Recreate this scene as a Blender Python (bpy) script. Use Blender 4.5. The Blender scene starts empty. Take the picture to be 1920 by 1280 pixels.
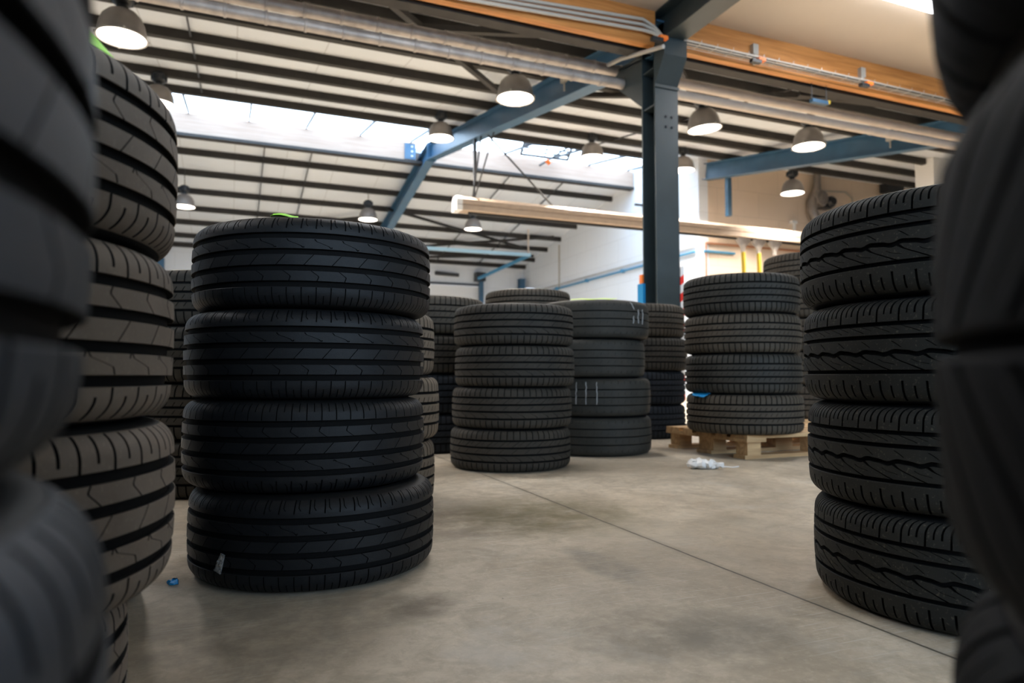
import bpy, math, random
import numpy as np
from mathutils import Vector, Matrix
random.seed(7)
C = bpy.context.scene.collection
PI = math.pi
sc = bpy.context.scene

# ------------------------------------------------------------------ camera
FPX = 1286.0
YAW = math.radians(22.3)
PITCH = math.atan(65 / FPX)
EYE = 0.49
CAM = Vector((0, 0, EYE))
FWD = Vector((math.sin(YAW) * math.cos(PITCH), math.cos(YAW) * math.cos(PITCH), math.sin(PITCH)))
RGT = Vector((math.cos(YAW), -math.sin(YAW), 0))
UPV = RGT.cross(FWD)
cam_d = bpy.data.cameras.new('camera'); cam = bpy.data.objects.new('camera', cam_d); C.objects.link(cam)
cam.location = CAM; cam.rotation_euler = (PI / 2 + PITCH, 0, -YAW)
cam_d.sensor_width = 36; cam_d.lens = FPX / 1920 * 36
cam_d.dof.use_dof = True; cam_d.dof.focus_distance = 1.55; cam_d.dof.aperture_fstop = 4.0
cam_d.clip_start = 0.02
sc.camera = cam

def ray(u, v): return FWD + RGT * ((u - 960) / FPX) + UPV * ((640 - v) / FPX)
def at_y(u, v, Y): d = ray(u, v); return CAM + d * (Y / d.y)
def at_x(u, v, X): d = ray(u, v); return CAM + d * (X / d.x)
def at_z(u, v, z=0.0): d = ray(u, v); return CAM + d * ((z - EYE) / d.z)
def polar(deg, D): a = math.radians(deg) + YAW; return D * math.sin(a), D * math.cos(a)
def bearing(u): return math.degrees(math.atan((u - 960) / FPX))

# ------------------------------------------------------------------ materials
def new_mat(name):
    m = bpy.data.materials.new(name); m.use_nodes = True
    nt = m.node_tree; return m, nt, nt.nodes['Principled BSDF']
def plain(name, col, rough=0.6, metal=0.0, spec=0.5, noise=0.0, nscale=8.0, bump=0.0, bscale=60.0, coat=0.0):
    m, nt, b = new_mat(name)
    b.inputs['Roughness'].default_value = rough; b.inputs['Metallic'].default_value = metal
    b.inputs['Specular IOR Level'].default_value = spec
    b.inputs['Coat Weight'].default_value = coat
    tc = nt.nodes.new('ShaderNodeTexCoord')
    n = nt.nodes.new('ShaderNodeTexNoise'); n.inputs['Scale'].default_value = nscale; n.inputs['Detail'].default_value = 5
    nt.links.new(tc.outputs['Object'], n.inputs['Vector'])
    r = nt.nodes.new('ShaderNodeValToRGB')
    c0 = [max(0, c * (1 - noise)) for c in col]; c1 = [min(1, c * (1 + noise)) for c in col]
    r.color_ramp.elements[0].color = (*c0, 1); r.color_ramp.elements[0].position = 0.3
    r.color_ramp.elements[1].color = (*c1, 1); r.color_ramp.elements[1].position = 0.7
    nt.links.new(n.outputs['Fac'], r.inputs['Fac']); nt.links.new(r.outputs['Color'], b.inputs['Base Color'])
    if bump:
        n2 = nt.nodes.new('ShaderNodeTexNoise'); n2.inputs['Scale'].default_value = bscale; n2.inputs['Detail'].default_value = 4
        nt.links.new(tc.outputs['Object'], n2.inputs['Vector'])
        bp = nt.nodes.new('ShaderNodeBump'); bp.inputs['Strength'].default_value = bump; bp.inputs['Distance'].default_value = 0.002
        nt.links.new(n2.outputs['Fac'], bp.inputs['Height']); nt.links.new(bp.outputs['Normal'], b.inputs['Normal'])
    return m
def emit(name, col, s):
    m = bpy.data.materials.new(name); m.use_nodes = True; nt = m.node_tree
    nt.nodes.remove(nt.nodes['Principled BSDF'])
    e = nt.nodes.new('ShaderNodeEmission'); e.inputs['Color'].default_value = (*col, 1); e.inputs['Strength'].default_value = s
    nt.links.new(e.outputs[0], nt.nodes['Material Output'].inputs['Surface']); return m
def rubber(name, dark, dust, amount, rough=0.6, speck=0.0, speck_col=(0.2, 0.18, 0.13), spec=0.22):
    """rubber with patchy dust and grit on its outer surface"""
    m, nt, b = new_mat(name); L = nt.links.new; N = nt.nodes.new
    tc = N('ShaderNodeTexCoord'); oi = N('ShaderNodeObjectInfo')
    add = N('ShaderNodeVectorMath'); add.operation = 'ADD'
    mul = N('ShaderNodeVectorMath'); mul.operation = 'SCALE'; mul.inputs[3].default_value = 20
    cmb = N('ShaderNodeCombineXYZ')
    for i in range(3): L(oi.outputs['Random'], cmb.inputs[i])
    L(cmb.outputs[0], mul.inputs[0]); L(tc.outputs['Object'], add.inputs[0]); L(mul.outputs[0], add.inputs[1])
    n1 = N('ShaderNodeTexNoise'); n1.inputs['Scale'].default_value = 5.5; n1.inputs['Detail'].default_value = 7; n1.inputs['Roughness'].default_value = 0.65
    L(add.outputs[0], n1.inputs['Vector'])
    r1 = N('ShaderNodeMapRange'); r1.inputs[1].default_value = 0.3; r1.inputs[2].default_value = 0.72
    r1.inputs[3].default_value = max(0, amount - 0.3); r1.inputs[4].default_value = min(1, amount + 0.3)
    L(n1.outputs['Fac'], r1.inputs[0])
    mx = N('ShaderNodeMix'); mx.data_type = 'RGBA'; mx.inputs[6].default_value = (*dark, 1); mx.inputs[7].default_value = (*dust, 1)
    L(r1.outputs[0], mx.inputs[0])
    out = mx.outputs[2]
    if speck:
        n3 = N('ShaderNodeTexNoise'); n3.inputs['Scale'].default_value = 160; n3.inputs['Detail'].default_value = 3
        L(add.outputs[0], n3.inputs['Vector'])
        r3 = N('ShaderNodeMapRange'); r3.inputs[1].default_value = 0.6; r3.inputs[2].default_value = 0.72; r3.inputs[4].default_value = speck
        L(n3.outputs['Fac'], r3.inputs[0])
        mx2 = N('ShaderNodeMix'); mx2.data_type = 'RGBA'; mx2.inputs[7].default_value = (*speck_col, 1)
        L(out, mx2.inputs[6]); L(r3.outputs[0], mx2.inputs[0]); out = mx2.outputs[2]
    L(out, b.inputs['Base Color'])
    rr = N('ShaderNodeMapRange'); rr.inputs[3].default_value = rough - 0.1; rr.inputs[4].default_value = rough + 0.15
    L(n1.outputs['Fac'], rr.inputs[0]); L(rr.outputs[0], b.inputs['Roughness'])
    b.inputs['Specular IOR Level'].default_value = spec
    n2 = N('ShaderNodeTexNoise'); n2.inputs['Scale'].default_value = 240; n2.inputs['Detail'].default_value = 3
    L(add.outputs[0], n2.inputs['Vector'])
    bp = N('ShaderNodeBump'); bp.inputs['Strength'].default_value = 0.35; bp.inputs['Distance'].default_value = 0.001
    L(n2.outputs['Fac'], bp.inputs['Height']); L(bp.outputs['Normal'], b.inputs['Normal'])
    return m

def floor_material():
    m, nt, b = new_mat('polished concrete'); L = nt.links.new; N = nt.nodes.new
    tc = N('ShaderNodeTexCoord')
    def noise(scale, detail=6, rough=0.6, vec=None, dist=0.0):
        n = N('ShaderNodeTexNoise'); n.inputs['Scale'].default_value = scale; n.inputs['Detail'].default_value = detail
        n.inputs['Roughness'].default_value = rough; n.inputs['Distortion'].default_value = dist
        L(vec or tc.outputs['Object'], n.inputs['Vector']); return n.outputs['Fac']
    def rng(fac, a, bb, c=0.0, d=1.0):
        r = N('ShaderNodeMapRange'); r.inputs[1].default_value = a; r.inputs[2].default_value = bb
        r.inputs[3].default_value = c; r.inputs[4].default_value = d; L(fac, r.inputs[0]); return r.outputs[0]
    def mix(fac, c1, c2):
        x = N('ShaderNodeMix'); x.data_type = 'RGBA'
        if isinstance(fac, float): x.inputs[0].default_value = fac
        else: L(fac, x.inputs[0])
        for i, c in ((6, c1), (7, c2)):
            if isinstance(c, tuple): x.inputs[i].default_value = (*c, 1)
            else: L(c, x.inputs[i])
        return x.outputs[2]
    def math_(op, a, bb):
        x = N('ShaderNodeMath'); x.operation = op
        for i, c in ((0, a), (1, bb)):
            if isinstance(c, (int, float)): x.inputs[i].default_value = c
            else: L(c, x.inputs[i])
        return x.outputs[0]
    col = mix(rng(noise(1.1, 8, 0.62, dist=0.6), 0.35, 0.66), (0.37, 0.305, 0.225), (0.64, 0.55, 0.43))
    col = mix(rng(noise(6, 8, 0.7, dist=1.2), 0.44, 0.68, 0, 0.75), col, (0.29, 0.243, 0.178))
    col = mix(rng(noise(23, 8, 0.75, dist=0.5), 0.45, 0.66, 0, 0.6), col, (0.30, 0.25, 0.18))
    col = mix(rng(noise(48, 6, 0.8), 0.52, 0.68, 0, 0.35), col, (0.66, 0.58, 0.47))
    col = mix(rng(noise(2.7, 8, 0.7, dist=0.8), 0.56, 0.72, 0, 0.6), col, (0.45, 0.42, 0.37))
    # a few stains where oil and rubber have stayed on the slab
    def stain(u, v, r, colr, amt, sx=1.0, sy=1.0):
        nonlocal col
        p = at_z(u, v)
        mp = N('ShaderNodeMapping'); mp.inputs['Location'].default_value = (-p.x * sx / r, -p.y * sy / r, 0)
        mp.inputs['Scale'].default_value = (sx / r, sy / r, 0); L(tc.outputs['Object'], mp.inputs['Vector'])
        g = N('ShaderNodeTexGradient'); g.gradient_type = 'SPHERICAL'; L(mp.outputs[0], g.inputs['Vector'])
        f = math_('MULTIPLY', rng(g.outputs['Fac'], 0.0, 0.5), rng(noise(9, 8, 0.7), 0.35, 0.6, 0.15, amt))
        col = mix(f, col, colr)
    stain(885, 978, 0.34, (0.15, 0.115, 0.08), 0.8)
    stain(1040, 965, 0.42, (0.17, 0.145, 0.075), 0.75)
    stain(785, 1135, 0.11, (0.13, 0.10, 0.07), 0.8)
    stain(1215, 1190, 0.16, (0.16, 0.13, 0.09), 0.7)
    stain(1380, 1190, 0.16, (0.15, 0.13, 0.10), 0.7)
    stain(1125, 1055, 0.08, (0.15, 0.14, 0.12), 0.7, 1.0, 0.35)
    stain(1330, 1010, 0.5, (0.40, 0.36, 0.29), 0.5)
    stain(480, 1170, 0.35, (0.20, 0.17, 0.135), 0.7)
    # fine scratches in several directions
    for ang, s, amt in ((0.4, 3.0, 0.35), (1.3, 2.4, 0.3), (2.2, 3.6, 0.3)):
        mp = N('ShaderNodeMapping'); mp.inputs['Rotation'].default_value = (0, 0, ang); mp.inputs['Scale'].default_value = (s, s * 34, 1)
        L(tc.outputs['Object'], mp.inputs['Vector'])
        f = math_('MULTIPLY', rng(noise(1.7, 3, 0.5, mp.outputs[0]), 0.62, 0.70, 0, amt * 1.5), rng(noise(1.6, 2), 0.42, 0.56))
        col = mix(f, col, (0.55, 0.52, 0.46))
    sp = math_('MULTIPLY', rng(noise(70, 2), 0.73, 0.78, 0, 0.8), rng(noise(2.2, 3), 0.45, 0.6))
    col = mix(sp, col, (0.06, 0.05, 0.04))
    # expansion joint cut along the slab
    a, bb = at_z(1062, 950), at_z(1856, 1260)
    jx = (a.x + bb.x) / 2
    sep = N('ShaderNodeSeparateXYZ'); L(tc.outputs['Object'], sep.inputs[0])
    slope = (bb.x - a.x) / (bb.y - a.y)
    off = math_('SUBTRACT', sep.outputs[0], math_('ADD', math_('MULTIPLY', sep.outputs[1], slope), a.x - slope * a.y))
    wob = math_('MULTIPLY', math_('SUBTRACT', noise(14, 3), 0.5), 0.006)
    dist = math_('ABSOLUTE', math_('ADD', off, wob), 0)
    j = math_('MULTIPLY', rng(dist, 0.0022, 0.0045, 1, 0), rng(noise(3, 2), 0.3, 0.5, 0.45, 1))
    col = mix(j, col, (0.045, 0.038, 0.03))
    j2 = rng(dist, 0.0, 0.03, 0.3, 0)
    col = mix(j2, col, (0.16, 0.135, 0.10))
    L(col, b.inputs['Base Color'])
    L(rng(noise(1.8, 8, 0.65, dist=0.8), 0.3, 0.7, 0.36, 0.62), b.inputs['Roughness'])
    b.inputs['Specular IOR Level'].default_value = 0.36
    bp = N('ShaderNodeBump'); bp.inputs['Strength'].default_value = 0.25; bp.inputs['Distance'].default_value = 0.004
    L(noise(16, 8, 0.7), bp.inputs['Height']); L(bp.outputs['Normal'], b.inputs['Normal'])
    return m

def wood(name, c0, c1, axis=0, scale=1.0, rough=0.55):
    m, nt, b = new_mat(name); L = nt.links.new; N = nt.nodes.new
    tc = N('ShaderNodeTexCoord'); mp = N('ShaderNodeMapping')
    s = [14 * scale] * 3; s[axis] = 0.9 * scale; mp.inputs['Scale'].default_value = s
    L(tc.outputs['Object'], mp.inputs['Vector'])
    n = N('ShaderNodeTexNoise'); n.inputs['Scale'].default_value = 1.6; n.inputs['Detail'].default_value = 7; n.inputs['Distortion'].default_value = 0.5
    L(mp.outputs[0], n.inputs['Vector'])
    r = N('ShaderNodeValToRGB'); r.color_ramp.elements[0].position = 0.33; r.color_ramp.elements[1].position = 0.68
    r.color_ramp.elements[0].color = (*c0, 1); r.color_ramp.elements[1].color = (*c1, 1)
    L(n.outputs['Fac'], r.inputs['Fac']); L(r.outputs['Color'], b.inputs['Base Color']); b.inputs['Roughness'].default_value = rough
    return m
def block_wall(name, col, rough=0.75):
    m, nt, b = new_mat(name); L = nt.links.new; N = nt.nodes.new
    tc = N('ShaderNodeTexCoord'); mp = N('ShaderNodeMapping'); mp.inputs['Rotation'].default_value = (PI / 2, 0, 0)
    sep = N('ShaderNodeSeparateXYZ'); L(tc.outputs['Object'], sep.inputs[0])
    ad = N('ShaderNodeMath'); ad.operation = 'ADD'; L(sep.outputs[0], ad.inputs[0]); L(sep.outputs[1], ad.inputs[1])
    cb = N('ShaderNodeCombineXYZ'); L(ad.outputs[0], cb.inputs[0]); L(sep.outputs[2], cb.inputs[1])
    br = N('ShaderNodeTexBrick'); br.inputs['Scale'].default_value = 1.0; br.inputs['Mortar Size'].default_value = 0.006
    br.inputs['Brick Width'].default_value = 1.2; br.inputs['Row Height'].default_value = 0.6
    br.inputs['Color1'].default_value = (*col, 1); br.inputs['Color2'].default_value = (*[c * 0.97 for c in col], 1)
    br.inputs['Mortar'].default_value = (*[c * 0.82 for c in col], 1)
    L(cb.outputs[0], br.inputs['Vector']); L(br.outputs['Color'], b.inputs['Base Color']); b.inputs['Roughness'].default_value = rough
    return m
def panel_mat(name, col, seam=1.1):
    """roof lining sheets with faint seams running down the slope"""
    m, nt, b = new_mat(name); L = nt.links.new; N = nt.nodes.new
    tc = N('ShaderNodeTexCoord'); br = N('ShaderNodeTexBrick'); br.offset = 0
    br.inputs['Scale'].default_value = 1; br.inputs['Brick Width'].default_value = seam; br.inputs['Row Height'].default_value = 40
    br.inputs['Mortar Size'].default_value = 0.008
    br.inputs['Color1'].default_value = (*col, 1); br.inputs['Color2'].default_value = (*[c * 0.97 for c in col], 1)
    br.inputs['Mortar'].default_value = (*[c * 0.7 for c in col], 1)
    L(tc.outputs['Object'], br.inputs['Vector']); L(br.outputs['Color'], b.inputs['Base Color']); b.inputs['Roughness'].default_value = 0.7
    return m
def glass(name):
    m = bpy.data.materials.new(name); m.use_nodes = True; nt = m.node_tree; nt.nodes.remove(nt.nodes['Principled BSDF'])
    t = nt.nodes.new('ShaderNodeBsdfTransparent'); t.inputs['Color'].default_value = (0.93, 0.97, 0.98, 1)
    g = nt.nodes.new('ShaderNodeBsdfGlossy'); g.inputs['Roughness'].default_value = 0.03
    x = nt.nodes.new('ShaderNodeMixShader'); x.inputs[0].default_value = 0.05
    nt.links.new(t.outputs[0], x.inputs[1]); nt.links.new(g.outputs[0], x.inputs[2])
    nt.links.new(x.outputs[0], nt.nodes['Material Output'].inputs['Surface']); return m

M = {}
M['floor'] = floor_material()
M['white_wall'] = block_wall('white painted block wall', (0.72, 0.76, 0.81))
M['beige_wall'] = block_wall('cream painted block wall', (0.68, 0.56, 0.45))
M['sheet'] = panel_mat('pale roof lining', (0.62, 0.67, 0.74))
M['near_ceiling'] = plain('cream ceiling board', (0.62, 0.555, 0.475), 0.75, noise=0.03, nscale=1.5)
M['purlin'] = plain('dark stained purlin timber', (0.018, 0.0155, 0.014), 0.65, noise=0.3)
M['blue_steel'] = plain('blue painted steel', (0.035, 0.10, 0.18), 0.38, noise=0.1, nscale=4)
M['grey_steel'] = plain('slate grey painted steel', (0.024, 0.037, 0.042), 0.42, noise=0.12, nscale=5, bump=0.1)
M['dark_steel'] = plain('dark steel', (0.018, 0.020, 0.024), 0.45)
M['black_iron'] = plain('black cast housing', (0.012, 0.016, 0.022), 0.4)
M['glulam'] = wood('orange pine glulam', (0.42, 0.16, 0.035), (0.66, 0.29, 0.08), 0)
M['white_timber'] = wood('pale limed timber', (0.33, 0.235, 0.18), (0.39, 0.295, 0.235), 0)
M['pallet'] = wood('weathered pallet wood', (0.42, 0.25, 0.115), (0.68, 0.45, 0.23), 0, 1.5, 0.75)
M['duct'] = plain('galvanised duct', (0.40, 0.36, 0.33), 0.5, 0.35, noise=0.2, nscale=9)
M['pipe_white'] = plain('pale cream lacquered pipe', (0.55, 0.47, 0.40), 0.5, 0.0, noise=0.08)
M['conduit'] = plain('grey plastic conduit', (0.42, 0.40, 0.36), 0.5)
M['alu'] = plain('anodised aluminium rail', (0.46, 0.36, 0.28), 0.5, 0.1, noise=0.06)
M['dome'] = plain('brushed grey lamp dome', (0.26, 0.235, 0.22), 0.4, 0.55, noise=0.1)
M['lens'] = emit('lit lamp lens', (1.0, 0.88, 0.74), 5.0)
M['tube'] = emit('lit fluorescent diffuser', (0.95, 0.96, 1.0), 8.0)
M['glass'] = glass('clear glazing')
M['white_metal'] = plain('white enamelled metal', (0.75, 0.76, 0.77), 0.4)
M['silver'] = plain('silver metal', (0.55, 0.52, 0.48), 0.4, 0.4)
M['orange'] = plain('orange plastic', (0.85, 0.20, 0.03), 0.45)
M['yellow'] = plain('yellow hose', (0.55, 0.38, 0.03), 0.5)
M['blue_plastic'] = plain('blue plastic scrap', (0.01, 0.22, 0.50), 0.35)
M['blue_pipe'] = plain('blue water pipe', (0.06, 0.24, 0.42), 0.4)
M['green'] = plain('lime green paper', (0.30, 0.72, 0.04), 0.6, noise=0.1, nscale=30)
M['lime'] = plain('yellow green paper', (0.55, 0.75, 0.10), 0.6)
M['foil'] = plain('crumpled silver foil sticker', (0.55, 0.57, 0.62), 0.25, 0.7, noise=0.8, nscale=90)
M['plastic_film'] = plain('white crumpled film', (0.82, 0.81, 0.80), 0.4)
M['chalk'] = plain('white chalk', (0.34, 0.34, 0.34), 0.9)
M['red'] = plain('red tape', (0.75, 0.03, 0.02), 0.45)
M['black_rubber'] = plain('black rubber', (0.012, 0.012, 0.012), 0.6)

# ------------------------------------------------------------------ mesh helper
class MB:
    def __init__(s): s.v, s.f, s.m = [], [], []
    def add(s, vs, fs, mi=0):
        o = len(s.v); s.v += [tuple(v) for v in vs]; s.f += [tuple(i + o for i in f) for f in fs]; s.m += [mi] * len(fs); return s
    def box(s, c, size, mi=0, rot=None):
        c = Vector(c); h = Vector(size) / 2
        vs = [Vector((x * h.x, y * h.y, z * h.z)) for x in (-1, 1) for y in (-1, 1) for z in (-1, 1)]
        if rot is not None: vs = [rot @ v for v in vs]
        return s.add([v + c for v in vs], [(0, 1, 3, 2), (4, 6, 7, 5), (0, 4, 5, 1), (2, 3, 7, 6), (0, 2, 6, 4), (1, 5, 7, 3)], mi)
    def span(s, a, b, mi=0):
        a, b = Vector(a), Vector(b); return s.box((a + b) / 2, [abs(t) for t in (b - a)], mi)
    def extrude(s, sec, p, q, up=(0, 0, 1), mi=0):
        """section points (side, up) swept straight from p to q"""
        p, q = Vector(p), Vector(q); d = (q - p).normalized(); up = Vector(up)
        side = d.cross(up).normalized(); u2 = side.cross(d)
        n = len(sec); vs = [p + side * a + u2 * b for a, b in sec] + [q + side * a + u2 * b for a, b in sec]
        fs = [(i, (i + 1) % n, n + (i + 1) % n, n + i) for i in range(n)] + [tuple(range(n))[::-1], tuple(range(n, 2 * n))]
        return s.add(vs, fs, mi)
    def bar(s, p, q, w, h, up=(0, 0, 1), mi=0):
        return s.extrude([(-w / 2, -h / 2), (w / 2, -h / 2), (w / 2, h / 2), (-w / 2, h / 2)], p, q, up, mi)
    def tube(s, pts, r, n=10, mi=0, cap=True):
        pts = [Vector(p) for p in pts]; rs = r if isinstance(r, (list, tuple)) else [r] * len(pts)
        t0 = (pts[1] - pts[0]).normalized(); a = t0.orthogonal().normalized()
        rings = []
        for i, p in enumerate(pts):
            t = ((pts[min(i + 1, len(pts) - 1)] - pts[max(i - 1, 0)])).normalized()
            a = (a - t * a.dot(t)).normalized(); b = t.cross(a)
            rings.append([p + (a * math.cos(k * 2 * PI / n) + b * math.sin(k * 2 * PI / n)) * rs[i] for k in range(n)])
        vs = [v for r_ in rings for v in r_]
        fs = [(i * n + k, i * n + (k + 1) % n, (i + 1) * n + (k + 1) % n, (i + 1) * n + k) for i in range(len(pts) - 1) for k in range(n)]
        if cap: fs += [tuple(range(n))[::-1], tuple(range((len(pts) - 1) * n, len(pts) * n))]
        return s.add(vs, fs, mi)
    def lathe(s, prof, n=32, c=(0, 0, 0), mi=0, closed=False):
        c = Vector(c); m = len(prof)
        vs = [c + Vector((r * math.cos(2 * PI * k / n), r * math.sin(2 * PI * k / n), z)) for r, z in prof for k in range(n)]
        rr = range(m if closed else m - 1)
        fs = [(i * n + k, i * n + (k + 1) % n, ((i + 1) % m) * n + (k + 1) % n, ((i + 1) % m) * n + k) for i in rr for k in range(n)]
        if not closed:
            if prof[0][0] > 1e-4: pass
        return s.add(vs, fs, mi)
    def prism(s, poly, axis, lo, hi, mi=0):
        """polygon in the plane across axis, thickened from lo to hi"""
        def pt(a, b, w): return {0: (w, a, b), 1: (a, w, b), 2: (a, b, w)}[axis]
        n = len(poly); vs = [pt(a, b, lo) for a, b in poly] + [pt(a, b, hi) for a, b in poly]
        fs = [(i, (i + 1) % n, n + (i + 1) % n, n + i) for i in range(n)] + [tuple(range(n))[::-1], tuple(range(n, 2 * n))]
        return s.add(vs, fs, mi)
    def mesh(s, name, mats, smooth=None):
        me = bpy.data.meshes.new(name); me.from_pydata(s.v, [], s.f); 
        for m in (mats if isinstance(mats, (list, tuple)) else [mats]): me.materials.append(m)
        me.polygons.foreach_set('material_index', s.m)
        import bmesh
        bm = bmesh.new(); bm.from_mesh(me); bmesh.ops.recalc_face_normals(bm, faces=bm.faces); bm.to_mesh(me); bm.free()
        if smooth is not None:
            me.shade_smooth(); me.set_sharp_from_angle(angle=math.radians(smooth))
        me.update(); return me
    def build(s, name, mats, parent=None, smooth=None, loc=None):
        o = bpy.data.objects.new(name, s.mesh(name, mats, smooth)); C.objects.link(o)
        if parent: o.parent = parent
        if loc is not None: o.location = loc
        return o
def tag(o, label=None, cat=None, group=None, kind=None):
    for k, v in (('label', label), ('category', cat), ('group', group), ('kind', kind)):
        if v: o[k] = v
    return o
def empty(name, loc=(0, 0, 0), rz=0):
    o = bpy.data.objects.new(name, None); C.objects.link(o); o.location = loc; o.rotation_euler = (0, 0, rz); o.empty_display_size = 0.1; return o
def copy_tree(o, parent=None):
    c = o.copy(); C.objects.link(c)
    if parent: c.parent = parent
    for ch in list(o.children): copy_tree(ch, c)
    return c

# ------------------------------------------------------------------ tyres
def tread_profile(R, w, rs=0.036, Rc=0.9):
    """arc length v from the centre line -> (radius, height, normal r, normal z)"""
    a = w / 2 - rs * 0.985
    def P(v, depth=0.0):
        sg = 1 if v >= 0 else -1; v = abs(v)
        if v <= a:
            th = v / Rc; z = Rc * math.sin(th); r = R - Rc * (1 - math.cos(th))
        else:
            th0 = a / Rc; z0 = Rc * math.sin(th0); r0 = R - Rc * (1 - math.cos(th0)); th = th0 + (v - a) / rs
            z = z0 + rs * (math.sin(th) - math.sin(th0)); r = r0 + rs * (math.cos(th) - math.cos(th0))
        nr, nz = math.cos(th), math.sin(th)
        return r - nr * depth, sg * (z - nz * depth)
    return P, a
G_DEPTH = 0.0085
def rib(V, Fc, Mi, P, e0, e1, n, cuts, drop=(True, True), plain=2):
    """one rib of tread between edges e0 < e1 (numbers or functions of angle), n pitches round,
    each cut = dict(p, hw, s(t) offset in pitches, t0, t1, d)"""
    pitch = 2 * PI / n
    ts = sorted(set([0.0, 0.02] + [round(x, 4) for x in np.linspace(0.06, 0.94, 9)] + [0.98, 1.0] +
                    [min(1, max(0, c[k] + e)) for c in cuts for k in ('t0', 't1') for e in (-0.012, 0.012)]))
    cuts = sorted(cuts, key=lambda c: c['p'])
    cols = []                      # (angle in pitches, offset function, cut or None, is_bottom)
    m = len(cuts)
    zero = lambda t: 0.0
    if m == 0:
        cols = [(k / plain, zero, None) for k in range(plain)]
    for i, c in enumerate(cuts):
        h = c['hw'] / (0.33 * pitch)
        cols += [(c['p'] - h, c['s'], None), (c['p'] - h * 0.75, c['s'], c), (c['p'] + h * 0.75, c['s'], c), (c['p'] + h, c['s'], None)]
        nx = cuts[(i + 1) % m]; gap = (nx['p'] + (1 if i == m - 1 else 0)) - c['p']
        for k in range(1, plain + 1):
            f = k / (plain + 1)
            cols.append((c['p'] + h + (gap - 2 * h) * f, (lambda t, a=c['s'], b=nx['s'], f=f: a(t) * (1 - f) + b(t) * f), None))
    rows = []                      # (t, minimum depth)
    if drop[0]: rows.append((0.0, G_DEPTH))
    rows.append((0.0, 0.0011))
    rows += [(t, 0.0) for t in ts[1:-1]]
    rows.append((1.0, 0.0011))
    if drop[1]: rows.append((1.0, G_DEPTH))
    base = len(V); nc = len(cols) * n
    f0 = e0 if callable(e0) else (lambda ph, x=e0: x); f1 = e1 if callable(e1) else (lambda ph, x=e1: x)
    dep = []
    for t, md in rows:
        for k in range(n):
            for a, off, c in cols:
                ph = (k + a + off(t)) * pitch
                d = md
                if c is not None and c['t0'] <= t <= c['t1']: d = max(d, c['d'])
                v0, v1 = f0(ph), f1(ph)
                r, z = P(v0 + (v1 - v0) * t, d)
                V.append((r * math.cos(ph), r * math.sin(ph), z)); dep.append(d)
    for i in range(len(rows) - 1):
        for j in range(nc):
            q = (i * nc + j, i * nc + (j + 1) % nc, (i + 1) * nc + (j + 1) % nc, (i + 1) * nc + j)
            Fc.append(tuple(x + base for x in q)); Mi.append(1 if max(dep[x] for x in q) > 0.0012 else 0)

def cut(p, hw=0.0013, s=None, t0=0.0, t1=1.0, d=0.005): return dict(p=p, hw=hw, s=s or (lambda t: 0.0), t0=t0, t1=t1, d=d)
def lin(k): return lambda t: k * (t - 0.5)
def poly(pts):
    xs, ys = zip(*pts); return lambda t: float(np.interp(t, xs, ys))

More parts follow.
